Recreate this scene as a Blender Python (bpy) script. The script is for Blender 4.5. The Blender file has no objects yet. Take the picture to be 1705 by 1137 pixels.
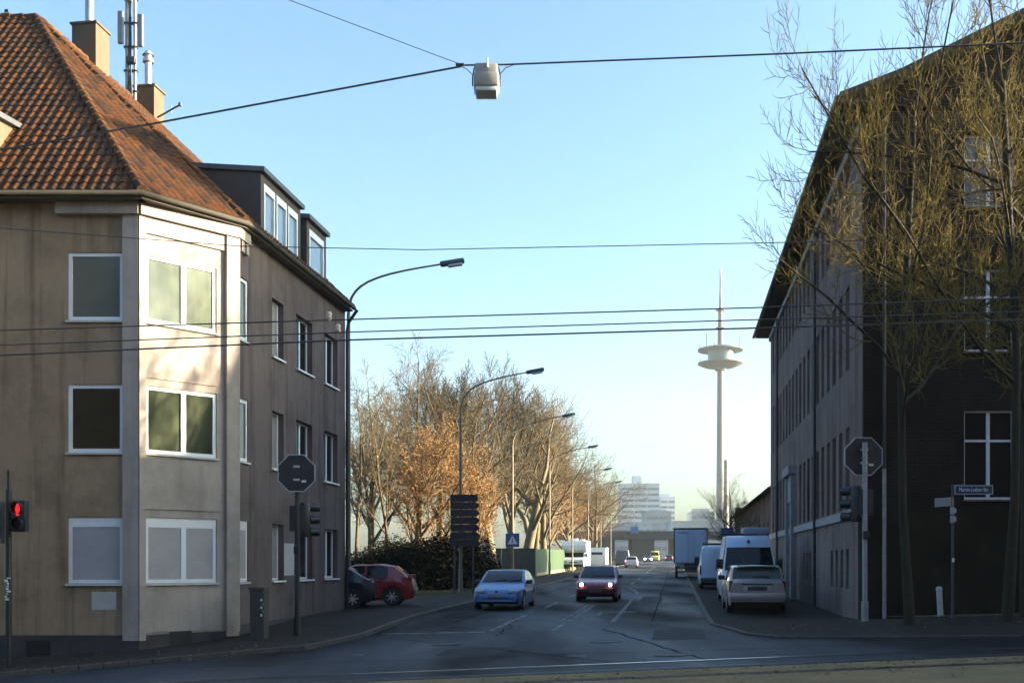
import bpy, bmesh, math, random
from mathutils import Vector, Matrix, Quaternion
R = math.radians
sc = bpy.context.scene
col = sc.collection

# ------------------------------------------------------------------ camera, sky, sun, exposure
F = 1800.0; HZ = 938.0; CX = 852.5; CZ = 1.68          # focal length and horizon in photo pixels, eye height
cam = bpy.data.cameras.new("camera"); camo = bpy.data.objects.new("camera", cam); col.objects.link(camo)
camo.location = (0, 0, CZ); camo.rotation_euler = (R(90), 0, 0)
cam.sensor_width = 36; cam.lens = 36 * F / 1705; cam.shift_y = (HZ - 568.5) / 1705
cam.clip_start = .1; cam.clip_end = 6000
sc.camera = camo
SUN_EL = 12.5; SUN_AZ = 87.4                            # azimuth measured from +Y towards +X
S = Vector((math.sin(R(SUN_AZ)) * math.cos(R(SUN_EL)), math.cos(R(SUN_AZ)) * math.cos(R(SUN_EL)), math.sin(R(SUN_EL))))
sun = bpy.data.lights.new("sun", 'SUN'); suno = bpy.data.objects.new("sun", sun); col.objects.link(suno)
suno.rotation_euler = S.to_track_quat('Z', 'Y').to_euler(); suno.location = (60, 20, 60)
sun.energy = 5.0; sun.angle = R(.5); sun.color = (1, .86, .62)
w = bpy.data.worlds.new("World"); sc.world = w; w.use_nodes = True
wn = w.node_tree.nodes; wl = w.node_tree.links
sky = wn.new('ShaderNodeTexSky'); sky.sky_type = 'NISHITA'; sky.sun_disc = False
sky.sun_elevation = R(SUN_EL); sky.sun_rotation = R(SUN_AZ); sky.altitude = 100
sky.air_density = 1.0; sky.dust_density = 4.0; sky.ozone_density = 1.3
wm = wn.new('ShaderNodeMix'); wm.data_type = 'RGBA'; wm.blend_type = 'MULTIPLY'; wm.inputs[0].default_value = 1   # the camera's colour balance
wm.inputs[7].default_value = (.81, 1.10, 1.28, 1); gm = wn.new('ShaderNodeGamma'); gm.inputs[1].default_value = 1.18; wl.new(sky.outputs[0], gm.inputs[0]); wl.new(gm.outputs[0], wm.inputs[6]); wl.new(wm.outputs[2], wn['Background'].inputs[0]); wn['Background'].inputs[1].default_value = .064
sc.view_settings.view_transform = 'Standard'; sc.view_settings.look = 'None'
sc.view_settings.exposure = 2.5; sc.view_settings.gamma = 1
sc.cycles.use_denoising = True
sc.cycles.max_bounces = 6; sc.cycles.volume_bounces = 1; sc.cycles.transparent_max_bounces = 8

# ------------------------------------------------------------------ frames of reference
SD = Vector((.1486, .9889, 0)); SN = Vector((.9889, -.1486, 0))     # along the street, to its right
RZD = -math.asin(.1486)                                             # heading of a vehicle driving away
def clamp(x, a=0., b=1.): return max(a, min(b, x))
def g(x, y):
    t = clamp((y - 23) / 10); s = t * t * (3 - 2 * t)
    xx = clamp(x, -16, 16)
    z = (.04 * xx - .03 * max(0, -5 - xx)) * (1 - s)
    yy = clamp(y, 0, 340)
    return z + .0105 * (max(0, yy - 26) if yy > 28 else max(0, (yy - 24)) ** 2 / 8)
def at(px, py, Y): return Vector(((px - CX) * Y / F, Y, CZ + (HZ - py) * Y / F))
def pix(px, py):                                                    # point of the ground under a photo pixel
    lo, hi = 8., 150.
    f = lambda Y: HZ + F * (CZ - g((px - CX) * Y / F, Y)) / Y
    for _ in range(60):
        m = (lo + hi) / 2
        if f(m) > py: lo = m
        else: hi = m
    return ((px - CX) * lo / F, lo)
def vY(v, Y): return ((v + .1486 * Y) / .9889, Y)                   # point with lateral v at depth Y
def gz(p, dz=0.): return Vector((p[0], p[1], g(p[0], p[1]) + dz))

# ------------------------------------------------------------------ materials
MATS = {}
def mat(name, c, rough=.8, var=.15, scale=3., bump=0., bscale=None, metal=0., spec=.5, emit=None, c2=None, stretch=None, coat=0., thr=None):
    if name in MATS: return MATS[name]
    m = bpy.data.materials.new(name); m.use_nodes = True; MATS[name] = m
    nt = m.node_tree; n = nt.nodes; l = nt.links; b = n['Principled BSDF']
    b.inputs['Roughness'].default_value = rough; b.inputs['Metallic'].default_value = metal
    b.inputs['Specular IOR Level'].default_value = spec; b.inputs['Coat Weight'].default_value = coat
    if emit:
        b.inputs['Emission Color'].default_value = (*emit[:3], 1); b.inputs['Emission Strength'].default_value = emit[3]
    tc = n.new('ShaderNodeTexCoord'); src = tc.outputs['Object']
    if stretch:
        mp = n.new('ShaderNodeMapping'); mp.inputs['Scale'].default_value = stretch; l.new(src, mp.inputs[0]); src = mp.outputs[0]
    nz = n.new('ShaderNodeTexNoise'); nz.inputs['Scale'].default_value = scale; nz.inputs['Detail'].default_value = 7; nz.inputs['Roughness'].default_value = .6
    l.new(src, nz.inputs['Vector'])
    mr = n.new('ShaderNodeMapRange'); a, z = thr or (.3, .7); mr.inputs[1].default_value = a; mr.inputs[2].default_value = z
    l.new(nz.outputs[0], mr.inputs[0])
    mx = n.new('ShaderNodeMix'); mx.data_type = 'RGBA'
    ca = [x * (1 - var) for x in c] if c2 is None else c; cb = [min(1, x * (1 + var)) for x in c] if c2 is None else c2
    mx.inputs[6].default_value = (*ca, 1); mx.inputs[7].default_value = (*cb, 1)
    l.new(mr.outputs[0], mx.inputs[0]); l.new(mx.outputs[2], b.inputs['Base Color'])
    if bump:
        n2 = n.new('ShaderNodeTexNoise'); n2.inputs['Scale'].default_value = bscale or scale * 12; n2.inputs['Detail'].default_value = 4
        l.new(tc.outputs['Object'], n2.inputs['Vector'])
        bp = n.new('ShaderNodeBump'); bp.inputs['Strength'].default_value = bump; bp.inputs['Distance'].default_value = .02
        l.new(n2.outputs[0], bp.inputs['Height']); l.new(bp.outputs[0], b.inputs['Normal'])
    return m
def facade(name, c, dirt=.55, amt=1.):
    m = mat(name, c, .92, .08, .5, .15, 60); nt = m.node_tree; n = nt.nodes; l = nt.links; b = n['Principled BSDF']; b.inputs['Specular IOR Level'].default_value = .15
    src = b.inputs['Base Color'].links[0].from_socket; tc = n.new('ShaderNodeTexCoord')
    for sc_, st, a, z, lo, det in ((1.0, (2.6, 2.6, .14), .50, .70, dirt, 7), (.8, (1, 1, 1), .46, .66, .74, 6), (7, (1, 1, .6), .35, .75, .90, 4)):
        mp = n.new('ShaderNodeMapping'); mp.inputs['Scale'].default_value = st; mp.inputs['Location'].default_value = (sc_ * 3, 1, 2); l.new(tc.outputs['Object'], mp.inputs[0])
        q = n.new('ShaderNodeTexNoise'); q.inputs['Scale'].default_value = sc_; q.inputs['Detail'].default_value = det; q.inputs['Roughness'].default_value = .65; l.new(mp.outputs[0], q.inputs['Vector'])
        r = n.new('ShaderNodeMapRange'); r.inputs[1].default_value = a; r.inputs[2].default_value = z; r.inputs[3].default_value = 1.04; r.inputs[4].default_value = 1 - (1 - lo) * amt; l.new(q.outputs[0], r.inputs[0])
        mx = n.new('ShaderNodeMix'); mx.data_type = 'RGBA'; mx.blend_type = 'MULTIPLY'; mx.inputs[0].default_value = 1; l.new(src, mx.inputs[6]); l.new(r.outputs[0], mx.inputs[7]); src = mx.outputs[2]
    l.new(src, b.inputs['Base Color']); return m
def brick(name, c1, c2, mortar, sx=1., bw=.25, bh=.075, rough=.9):
    m = bpy.data.materials.new(name); m.use_nodes = True; nt = m.node_tree; n = nt.nodes; l = nt.links; b = n['Principled BSDF']
    tc = n.new('ShaderNodeTexCoord'); sp = n.new('ShaderNodeSeparateXYZ'); l.new(tc.outputs['Object'], sp.inputs[0])
    ad = n.new('ShaderNodeMath'); ad.operation = 'ADD'; l.new(sp.outputs[0], ad.inputs[0]); l.new(sp.outputs[1], ad.inputs[1])
    cb = n.new('ShaderNodeCombineXYZ'); l.new(ad.outputs[0], cb.inputs[0]); l.new(sp.outputs[2], cb.inputs[1])
    t = n.new('ShaderNodeTexBrick'); t.inputs['Scale'].default_value = 1; t.inputs['Brick Width'].default_value = bw; t.inputs['Row Height'].default_value = bh
    t.inputs['Mortar Size'].default_value = .008
    t.inputs['Color1'].default_value = (*c1, 1); t.inputs['Color2'].default_value = (*c2, 1); t.inputs['Mortar'].default_value = (*mortar, 1)
    l.new(cb.outputs[0], t.inputs['Vector'])
    nz = n.new('ShaderNodeTexNoise'); nz.inputs['Scale'].default_value = .7; nz.inputs['Detail'].default_value = 6; l.new(tc.outputs['Object'], nz.inputs['Vector'])
    mr = n.new('ShaderNodeMapRange'); mr.inputs[1].default_value = .3; mr.inputs[2].default_value = .7; mr.inputs[3].default_value = .55; mr.inputs[4].default_value = 1.3
    l.new(nz.outputs[0], mr.inputs[0])
    mx = n.new('ShaderNodeMix'); mx.data_type = 'RGBA'; mx.blend_type = 'MULTIPLY'; mx.inputs[0].default_value = 1
    l.new(t.outputs[0], mx.inputs[6]); l.new(mr.outputs[0], mx.inputs[7]); l.new(mx.outputs[2], b.inputs['Base Color'])
    b.inputs['Roughness'].default_value = rough; b.inputs['Specular IOR Level'].default_value = .2
    bp = n.new('ShaderNodeBump'); bp.inputs['Strength'].default_value = .5; bp.inputs['Distance'].default_value = .01
    l.new(t.outputs[1], bp.inputs['Height']); bp.invert = True; l.new(bp.outputs[0], b.inputs['Normal'])
    return m
def asphalt(name, c, rough=.5):
    m = mat(name, c, rough, .0, .25); nt = m.node_tree; n = nt.nodes; l = nt.links; b = n['Principled BSDF']; b.inputs['Specular IOR Level'].default_value = .1
    tc = n.new('ShaderNodeTexCoord')
    def noise(s, d, a, z, lo, hi, st=None):
        src = tc.outputs['Object']
        if st:
            mp = n.new('ShaderNodeMapping'); mp.inputs['Scale'].default_value = st; mp.inputs['Rotation'].default_value = (0, 0, R(8.5)); l.new(src, mp.inputs[0]); src = mp.outputs[0]
        q = n.new('ShaderNodeTexNoise'); q.inputs['Scale'].default_value = s; q.inputs['Detail'].default_value = d; l.new(src, q.inputs['Vector'])
        r = n.new('ShaderNodeMapRange'); r.inputs[1].default_value = a; r.inputs[2].default_value = z; r.inputs[3].default_value = lo; r.inputs[4].default_value = hi
        l.new(q.outputs[0], r.inputs[0]); return r.outputs[0]
    def mul(a, b_):
        q = n.new('ShaderNodeMath'); q.operation = 'MULTIPLY'; l.new(a, q.inputs[0]); l.new(b_, q.inputs[1]); return q.outputs[0]
    big = noise(.35, 5, .35, .65, .72, 1.25, (1, .12, 1)); fine = noise(60, 3, .3, .7, .75, 1.25); patch = noise(.12, 2, .47, .53, .82, 1.12)
    k = mul(mul(big, fine), patch)
    mx = n.new('ShaderNodeMix'); mx.data_type = 'RGBA'; mx.blend_type = 'MULTIPLY'; mx.inputs[0].default_value = 1; tn = n.new('ShaderNodeMix'); tn.data_type = 'RGBA'; tn.inputs[6].default_value = (*c, 1); tn.inputs[7].default_value = (c[0] * .7, c[1] * 1.5, c[2] * 2.4, 1)  # bluer patches paint the sky's sheen into the base colour
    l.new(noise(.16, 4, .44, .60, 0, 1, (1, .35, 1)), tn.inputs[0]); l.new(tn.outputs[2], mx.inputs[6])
    l.new(k, mx.inputs[7]); l.new(mx.outputs[2], b.inputs['Base Color'])
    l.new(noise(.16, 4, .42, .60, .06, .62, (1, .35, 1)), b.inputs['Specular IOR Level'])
    l.new(noise(.5, 5, .35, .65, rough - .12, rough + .14, (1, .15, 1)), b.inputs['Roughness'])
    q = n.new('ShaderNodeTexNoise'); q.inputs['Scale'].default_value = 45; q.inputs['Detail'].default_value = 3; l.new(tc.outputs['Object'], q.inputs['Vector'])
    bp = n.new('ShaderNodeBump'); bp.inputs['Strength'].default_value = .6; bp.inputs['Distance'].default_value = .015; l.new(q.outputs[0], bp.inputs['Height']); l.new(bp.outputs[0], b.inputs['Normal'])
    return m

# ------------------------------------------------------------------ mesh collector
FR = {}
class MB:
    def __init__(s): s.v = []; s.f = []; s.m = []
    def add(s, vs, fs, mi=0):
        o = len(s.v); s.v += [tuple(p) for p in vs]; s.f += [tuple(i + o for i in f) for f in fs]; s.m += [mi] * len(fs)
    def quad(s, a, b, c, d, mi=0): s.add([a, b, c, d], [(0, 1, 2, 3)], mi)
    def obox(s, o, ax, ay, az, mi=0):
        o, ax, ay, az = map(Vector, (o, ax, ay, az))
        s.add([o, o + ax, o + ax + ay, o + ay, o + az, o + ax + az, o + ax + ay + az, o + ay + az],
              [(3, 2, 1, 0), (4, 5, 6, 7), (0, 1, 5, 4), (1, 2, 6, 5), (2, 3, 7, 6), (3, 0, 4, 7)], mi)
    def box(s, c, sz, rz=0., mi=0):
        c = Vector(c); q = Matrix.Rotation(rz, 3, 'Z'); x = q @ Vector((sz[0], 0, 0)); y = q @ Vector((0, sz[1], 0)); z = Vector((0, 0, sz[2]))
        s.obox(c - x / 2 - y / 2 - z / 2, x, y, z, mi)
    def rbox(s, c, sz, bev=.03, rot=None, mi=0, seg=2):
        bm = bmesh.new(); bmesh.ops.create_cube(bm, size=1)
        bmesh.ops.scale(bm, vec=sz, verts=bm.verts)
        bmesh.ops.bevel(bm, geom=bm.edges[:], offset=min(bev, min(sz) * .48), segments=seg, affect='EDGES', profile=.5)
        mtx = Matrix.Translation(c) @ (rot.to_matrix().to_4x4() if rot else Matrix())
        bm.verts.index_update()
        s.add([mtx @ v.co for v in bm.verts], [[v.index for v in f.verts] for f in bm.faces], mi); bm.free()
    def prism(s, poly, vec, mi=0):
        n = len(poly); vec = Vector(vec); p = [Vector(q) for q in poly]
        s.add(p + [q + vec for q in p], [tuple(range(n))[::-1], tuple(range(n, 2 * n))] + [(i, (i + 1) % n, n + (i + 1) % n, n + i) for i in range(n)], mi)
    def tube(s, pts, r, n=8, cap=True, mi=0):
        pts = [Vector(p) for p in pts]; k = len(pts)
        if not isinstance(r, (list, tuple)): r = [r] * k
        vs = []; ref = None
        for i, p in enumerate(pts):
            d = (pts[min(i + 1, k - 1)] - pts[max(i - 1, 0)])
            if d.length < 1e-9: d = Vector((0, 0, 1))
            d.normalize()
            if ref is None: ref = Vector((1, 0, 0)) if abs(d.x) < .8 else Vector((0, 1, 0))
            a = (ref - d * ref.dot(d))
            if a.length < 1e-4: a = Vector((0, 1, 0)) - d * d.y
            a.normalize(); b = d.cross(a); ref = a
            for j in range(n):
                t = 2 * math.pi * j / n; vs.append(p + (a * math.cos(t) + b * math.sin(t)) * r[i])
        fs = [(i * n + j, i * n + (j + 1) % n, (i + 1) * n + (j + 1) % n, (i + 1) * n + j) for i in range(k - 1) for j in range(n)]
        if cap: fs += [tuple(range(n))[::-1], tuple(range((k - 1) * n, k * n))]
        s.add(vs, fs, mi)
    def lathe(s, prof, c=(0, 0, 0), n=20, axis='Z', mi=0):
        c = Vector(c); vs = []
        for r, z in prof:
            for j in range(n):
                t = 2 * math.pi * j / n; x, y = r * math.cos(t), r * math.sin(t)
                vs.append(c + (Vector((x, y, z)) if axis == 'Z' else Vector((z, x, y)) if axis == 'X' else Vector((x, z, y))))
        k = len(prof)
        fs = [(i * n + j, i * n + (j + 1) % n, (i + 1) * n + (j + 1) % n, (i + 1) * n + j) for i in range(k - 1) for j in range(n)]
        fs += [tuple(range(n))[::-1], tuple(range((k - 1) * n, k * n))]
        s.add(vs, fs, mi)
    def build(s, name, m, parent=None, smooth=None, W=False, norm=True):
        me = bpy.data.meshes.new(name); v = s.v
        if W and parent is not None:
            inv = FR[parent].inverted(); v = [inv @ Vector(p) for p in v]
        me.from_pydata([tuple(p) for p in v], [], s.f)
        for q in (m if isinstance(m, (list, tuple)) else [m]): me.materials.append(q)
        if any(s.m): me.polygons.foreach_set('material_index', s.m)
        if norm:
            bm = bmesh.new(); bm.from_mesh(me); bmesh.ops.recalc_face_normals(bm, faces=bm.faces); bm.to_mesh(me); bm.free()
        if smooth is not None:
            me.shade_smooth()
            if smooth < 170: me.set_sharp_from_angle(angle=R(smooth))
        o = bpy.data.objects.new(name, me); col.objects.link(o)
        if parent is not None: o.parent = parent; FR[o] = FR[parent]
        else: FR[o] = Matrix()
        return o
def tag(o, label=None, cat=None, group=None, kind=None):
    for k, v in (('label', label), ('category', cat), ('group', group), ('kind', kind)):
        if v: o[k] = v
    return o
def thing(name, label, cat, loc, rz=0., group=None, rx=0.):
    o = bpy.data.objects.new(name, None); col.objects.link(o); o.empty_display_size = .3
    o.location = loc; o.rotation_euler = (rx, 0, rz); tag(o, label, cat, group)
    FR[o] = Matrix.Translation(loc) @ Matrix.Rotation(rz, 4, 'Z') @ Matrix.Rotation(rx, 4, 'X')
    return o
def copy_tree(o, parent=None):
    c = o.copy(); col.objects.link(c)
    if parent is not None: c.parent = parent
    for ch in [q for q in bpy.data.objects if q.parent == o]: copy_tree(ch, c)
    return c
class Face:                                                         # a vertical wall plane: origin, direction along, outward normal
    def __init__(s, o, r, n): s.o = Vector((o[0], o[1], 0)); s.r = Vector((r[0], r[1], 0)).normalized(); s.n = Vector((n[0], n[1], 0)).normalized()
    def p(s, a, z, out=0.): return s.o + s.r * a + s.n * out + Vector((0, 0, z))
    def box(s, mb, a0, a1, z0, z1, o0, o1, mi=0): mb.obox(s.p(a0, z0, o0), s.r * (a1 - a0), s.n * (o1 - o0), (0, 0, z1 - z0), mi)
def wall_holes(mb, f, a0, a1, z0, z1, holes, depth, mi=0):
    A = sorted({a0, a1, *[h[0] for h in holes], *[h[1] for h in holes]}); Z = sorted({z0, z1, *[h[2] for h in holes], *[h[3] for h in holes]})
    for i in range(len(A) - 1):
        for j in range(len(Z) - 1):
            ca = (A[i] + A[i + 1]) / 2; cz = (Z[j] + Z[j + 1]) / 2
            if any(h[0] < ca < h[1] and h[2] < cz < h[3] for h in holes): continue
            mb.quad(f.p(A[i], Z[j]), f.p(A[i + 1], Z[j]), f.p(A[i + 1], Z[j + 1]), f.p(A[i], Z[j + 1]), mi)
    for h in holes:
        c = [(h[0], h[2]), (h[1], h[2]), (h[1], h[3]), (h[0], h[3])]
        for i in range(4):
            p, q = c[i], c[(i + 1) % 4]
            mb.quad(f.p(*p), f.p(*q), f.p(*q, -depth), f.p(*p, -depth), mi)
def window(par, f, a0, a1, z0, z1, inset, fm, pm, mull=(), trans=(), fw=.07, sill=None, blind=None, head=0., gap=0., label=None, sillout=.06, paneback=.03):
    mb = MB(); o0, o1 = -inset - .06, -inset
    a0 += gap; a1 -= gap; z0 += gap; z1 -= gap
    f.box(mb, a0, a0 + fw, z0, z1, o0, o1); f.box(mb, a1 - fw, a1, z0, z1, o0, o1)
    f.box(mb, a0 + fw, a1 - fw, z0, z0 + fw, o0, o1); f.box(mb, a0 + fw, a1 - fw, z1 - fw - head, z1, o0, o1)
    for t in mull:
        c = a0 + (a1 - a0) * t; f.box(mb, c - fw * .75, c + fw * .75, z0 + fw, z1 - fw - head, o0, o1 + .006)
    for t in trans:
        c = z0 + (z1 - z0) * t; f.box(mb, a0 + fw, a1 - fw, c - fw * .5, c + fw * .5, o0, o1 + .003)
    fo = mb.build('window', fm, par, W=True)
    if label: fo['label'] = label
    mb = MB(); f.box(mb, a0 + fw * .5, a1 - fw * .5, z0 + fw * .5, z1 - fw * .5, o0 + .005, o1 - paneback); mb.build('pane', pm, fo, W=True)
    if blind:
        mb = MB(); h = z1 - head - fw - z0 - fw; k = int(h / .055)
        for i in range(k):
            zz = z0 + fw + h * i / k; f.box(mb, a0 + fw, a1 - fw, zz + .0015, zz + h / k, o1 - .022, o1 - .01)
        mb.build('roller_shutter', blind, fo, W=True)
    if sill:
        mb = MB(); f.box(mb, a0 - .04 - gap, a1 + .04 + gap, z0 - .05 - gap, z0 - .004 - gap, -inset + .002, sillout); mb.build('sill', sill, fo, W=True)
    return fo

# ------------------------------------------------------------------ shared materials
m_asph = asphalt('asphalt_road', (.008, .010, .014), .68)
m_pave = mat('pavement_slabs', (.032, .026, .023), .85, .3, 1.2, .3, 30, spec=.12)
def joints(m, sz=.5, k=.55):
    nt = m.node_tree; n = nt.nodes; l = nt.links; b = n['Principled BSDF']; src = b.inputs['Base Color'].links[0].from_socket
    tc = n.new('ShaderNodeTexCoord'); t = n.new('ShaderNodeTexBrick'); t.inputs['Scale'].default_value = 1; t.inputs['Brick Width'].default_value = sz; t.inputs['Row Height'].default_value = sz; t.inputs['Mortar Size'].default_value = .012
    t.inputs['Color1'].default_value = (1, 1, 1, 1); t.inputs['Color2'].default_value = (.8, .8, .8, 1); t.inputs['Mortar'].default_value = (k, k, k, 1); l.new(tc.outputs['Object'], t.inputs['Vector'])
    mx = n.new('ShaderNodeMix'); mx.data_type = 'RGBA'; mx.blend_type = 'MULTIPLY'; mx.inputs[0].default_value = 1; l.new(src, mx.inputs[6]); l.new(t.outputs[0], mx.inputs[7]); l.new(mx.outputs[2], b.inputs['Base Color'])
joints(m_pave, .5, .25)
m_kerb = mat('kerb_stone', (.055, .05, .048), .8, .2, 4, .3)
m_earth = mat('ground_grass', (.016, .022, .008), .95, .4, .8, .6, 20, c2=(.035, .028, .013), spec=.1)
m_track = mat('track_bed', (.10, .075, .034), .95, .4, 1.5, .6, 25, c2=(.19, .125, .05))
m_mark = mat('road_paint', (.21, .22, .23), .8, .4, 2.2, 0, c2=(.020, .022, .026), thr=(.42, .66), spec=.15)
m_steel = mat('rail_steel', (.55, .55, .56), .25, .15, 3, metal=1)
m_black = mat('black_rubber', (.012, .012, .013), .6, .2, 8)
m_dark = mat('dark_plastic', (.018, .018, .02), .45, .15, 6)
m_glass = mat('dark_glass', (.010, .012, .015), .04, .1, 2, spec=.4)
m_zinc = mat('zinc_sheet', (.32, .33, .35), .45, .2, 3, metal=.6)
m_galv = mat('galvanised_pole', (.30, .30, .30), .5, .2, 5, metal=.4)
m_white = mat('white_frame', (.74, .73, .73), .5, .06, 3)
m_whitep = mat('white_plate', (.7, .7, .7), .5, .1, 6)

# ================================================================== ground, road, pavements
def struct(o): o['kind'] = 'structure'; return o
mb = MB()
xs = [-420, -300, -200, -120, -80, -60, -45, -35] + [-30 + 2 * i for i in range(31)] + [35, 45, 60, 80, 120, 200, 300, 390]
ys = [-60, -30, -10, 0, 4, 8, 12, 16] + [18 + i for i in range(24)] + [44, 48, 54, 60, 70, 80, 100, 130, 170, 220, 280, 320, 336, 340, 344, 400, 600, 1200]
for y in ys:
    for x in xs: mb.v.append((x, y, g(x, y) - .07))
n = len(xs)
for j in range(len(ys) - 1):
    for i in range(n - 1): mb.f.append((j * n + i, j * n + i + 1, (j + 1) * n + i + 1, (j + 1) * n + i)); mb.m.append(0)
struct(mb.build('ground', m_earth, smooth=180))
def sheet(name, m, rows, dz, step=.6):                              # rows: (Y, x0, x1) in order, regular columns
    mb = MB(); k = max(2, int(max(r[2] - r[1] for r in rows) / step))
    for Y, a, b in rows:
        for i in range(k + 1):
            x = a + (b - a) * i / k; mb.v.append((x, Y, g(x, Y) + dz))
    for j in range(len(rows) - 1):
        for i in range(k): mb.f.append((j * (k + 1) + i, j * (k + 1) + i + 1, (j + 1) * (k + 1) + i + 1, (j + 1) * (k + 1) + i)); mb.m.append(0)
    return struct(mb.build(name, m, smooth=180))
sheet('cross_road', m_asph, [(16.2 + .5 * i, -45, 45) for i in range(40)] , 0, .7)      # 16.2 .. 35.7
Ys = [35.7 + .6 * i for i in range(40)] + [60 + 4 * i for i in range(21)] + [150, 170, 190, 220, 260, 300, 336, 340, 344, 420]
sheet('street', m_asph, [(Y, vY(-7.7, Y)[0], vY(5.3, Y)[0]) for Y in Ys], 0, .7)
sheet('track_bed', m_track, [(-12 + .7 * i, -45, 45) for i in range(40)] + [(16.2, -45, 45)], .0, 1.)
def strip(name, A, B, dz, m, kerb=True, sub=6, cross=8, drop=.25):
    mb = MB(); P = []
    for L in (A, B):
        q = []
        for i in range(len(L) - 1):
            for t in range(sub): q.append((L[i][0] + (L[i + 1][0] - L[i][0]) * t / sub, L[i][1] + (L[i + 1][1] - L[i][1]) * t / sub))
        q.append(L[-1]); P.append(q)
    k = len(P[0])
    for i in range(k):
        a, b = P[0][i], P[1][i]
        for c in range(cross + 1):
            t = c / cross; mb.v.append(gz((a[0] + (b[0] - a[0]) * t, a[1] + (b[1] - a[1]) * t), dz))
    for i in range(k - 1):
        for c in range(cross): mb.f.append((i * (cross + 1) + c, i * (cross + 1) + c + 1, (i + 1) * (cross + 1) + c + 1, (i + 1) * (cross + 1) + c)); mb.m.append(0)
    struct(mb.build(name, m, smooth=180))
    if kerb:
        mb = MB()
        for i in range(k - 1):
            a, b = P[0][i], P[0][i + 1]; d = Vector((b[0] - a[0], b[1] - a[1], 0)); L = d.length
            if L < 1e-3: continue
            e = Vector((P[1][i][0] - a[0], P[1][i][1] - a[1], 0)); e.normalize()
            o = gz(a, dz + .012); o2 = gz(b, dz + .012)
            w_ = -e * .14; q = [o, o2, o2 + w_, o + w_]; lo = Vector((0, 0, -drop))
            j = .008 / L * d
            q = [o + j, o2 - j, o2 - j + w_, o + j + w_]
            mb.add(q + [p + lo for p in q], [(0, 1, 2, 3), (3, 2, 6, 7), (0, 3, 7, 4), (1, 0, 4, 5), (2, 1, 5, 6)])
        struct(mb.build('kerb', m_kerb))
kl = [(-40, 17.8), (-20, 18.6), pix(0, 1127), pix(250, 1104), pix(500, 1082), pix(600, 1060), vY(-7.7, 32), vY(-7.7, 36), vY(-7.7, 46)]
strip('pavement', kl, [(-40, 26), (-24, 26), (-13, 26), (-10.5, 26), (-8.5, 27), (-7.2, 28.5), vY(-11.2, 32), vY(-11.2, 36), vY(-11.2, 46)], .09, m_pave)
strip('pavement', [vY(-7.7, Y) for Y in (46, 60, 90, 130, 200)], [vY(-10, Y) for Y in (46, 60, 90, 130, 200)], .08, m_pave)
strip('parking_area', [vY(-11.2, 46), vY(-11.2, 36)], [vY(-30, 46), vY(-30, 36)], .085, m_pave, kerb=False, sub=10, cross=14)
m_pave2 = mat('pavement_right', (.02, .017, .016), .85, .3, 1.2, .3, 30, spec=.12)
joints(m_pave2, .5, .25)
kr = [vY(1.05, 200), vY(1.05, 100), vY(1.05, 60), vY(1.05, 40), vY(1.05, 31), pix(1190, 1040), pix(1245, 1056), pix(1303, 1062), pix(1500, 1062), pix(1705, 1061), (30, 18.5)]
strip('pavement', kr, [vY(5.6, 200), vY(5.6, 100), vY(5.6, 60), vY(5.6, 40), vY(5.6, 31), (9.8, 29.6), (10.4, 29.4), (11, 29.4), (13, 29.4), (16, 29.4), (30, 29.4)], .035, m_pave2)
m_soil = mat('planting_soil', (.030, .022, .012), .95, .5, 3, .9, 40, c2=(.06, .045, .02))
strip('planting_bed', [(10.0, 27.0), (12, 26.6), (16, 26.2), (24, 26)], [(10.0, 28.96), (12, 28.96), (16, 28.96), (24, 28.96)], .075, m_soil, sub=10)
rl = random.Random(12); mb = MB()
def leaf(x, y, dz, sz=.05):
    a = rl.uniform(0, 6.3); c = gz((x, y), dz); p = Vector((math.cos(a), math.sin(a), rl.uniform(-.3, .3))) * sz * rl.uniform(.5, 1.2); q = Vector((-math.sin(a), math.cos(a), rl.uniform(-.3, .3))) * sz * .6
    mb.quad(c - p, c + q, c + p, c - q)
for _ in range(900): leaf(rl.uniform(9.9, 16), rl.uniform(26.2, 28.9), .10)
for _ in range(260): leaf(rl.uniform(5, 16), rl.uniform(22, 26), .055, .04)
for _ in range(1100): leaf(rl.gauss(6, 5), 16.0 - abs(rl.gauss(0, .9)), .02, .035)
for _ in range(200): leaf(rl.uniform(-12, -4), rl.uniform(20.5, 24.6), .115, .04)
tag(mb.build('fallen_leaves', mat('dead_leaf', (.16, .10, .04), .9, .4, 8)), 'dry leaves and litter scattered over pavement, bed and tracks', 'leaves', kind='stuff')
# road markings
mb = MB()
def line(P, wd):
    for (p, q) in zip(P[:-1], P[1:]):
        p = Vector((*p, 0)); q = Vector((*q, 0)); d = q - p; L = d.length; k = max(1, int(L / .5)); nrm = Vector((-d.y, d.x, 0)) / L * wd / 2
        for i in range(k):
            a = p + d * i / k; b = p + d * (i + 1) / k
            mb.quad(gz(a - nrm, .007), gz(b - nrm, .007), gz(b + nrm, .007), gz(a + nrm, .007))
def vl(v, Y0, Y1, wd=.13): line([vY(v, Y0), vY(v, Y1)], wd)
line([pix(636, 1055), pix(808, 1052)], .25); vl(-4.55, 26.9, 33.5)
for Y in (38, 46, 54, 62): vl(-4.5, Y, Y + 4)
line([pix(905, 1034), pix(1022, 1034)], .18)
line([vY(-1.7, 29.6), vY(-1.75, 52), vY(-2.1, 56), vY(-2.5, 58.5)], .13)
vl(-2.95, 26.5, 40, .13); vl(-3.15, 30, 40, .13)
line([pix(945, 1092), pix(975, 1092)], .14); line([pix(585, 1090), pix(606, 1090)], .14)
for a in (1040, 1070, 1100, 1126): line([pix(a, 970), pix(a + 12, 970)], .5)
for Y in (66, 78, 90, 102, 114, 126, 138): vl(-2.6, Y, Y + 6, .15)
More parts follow.
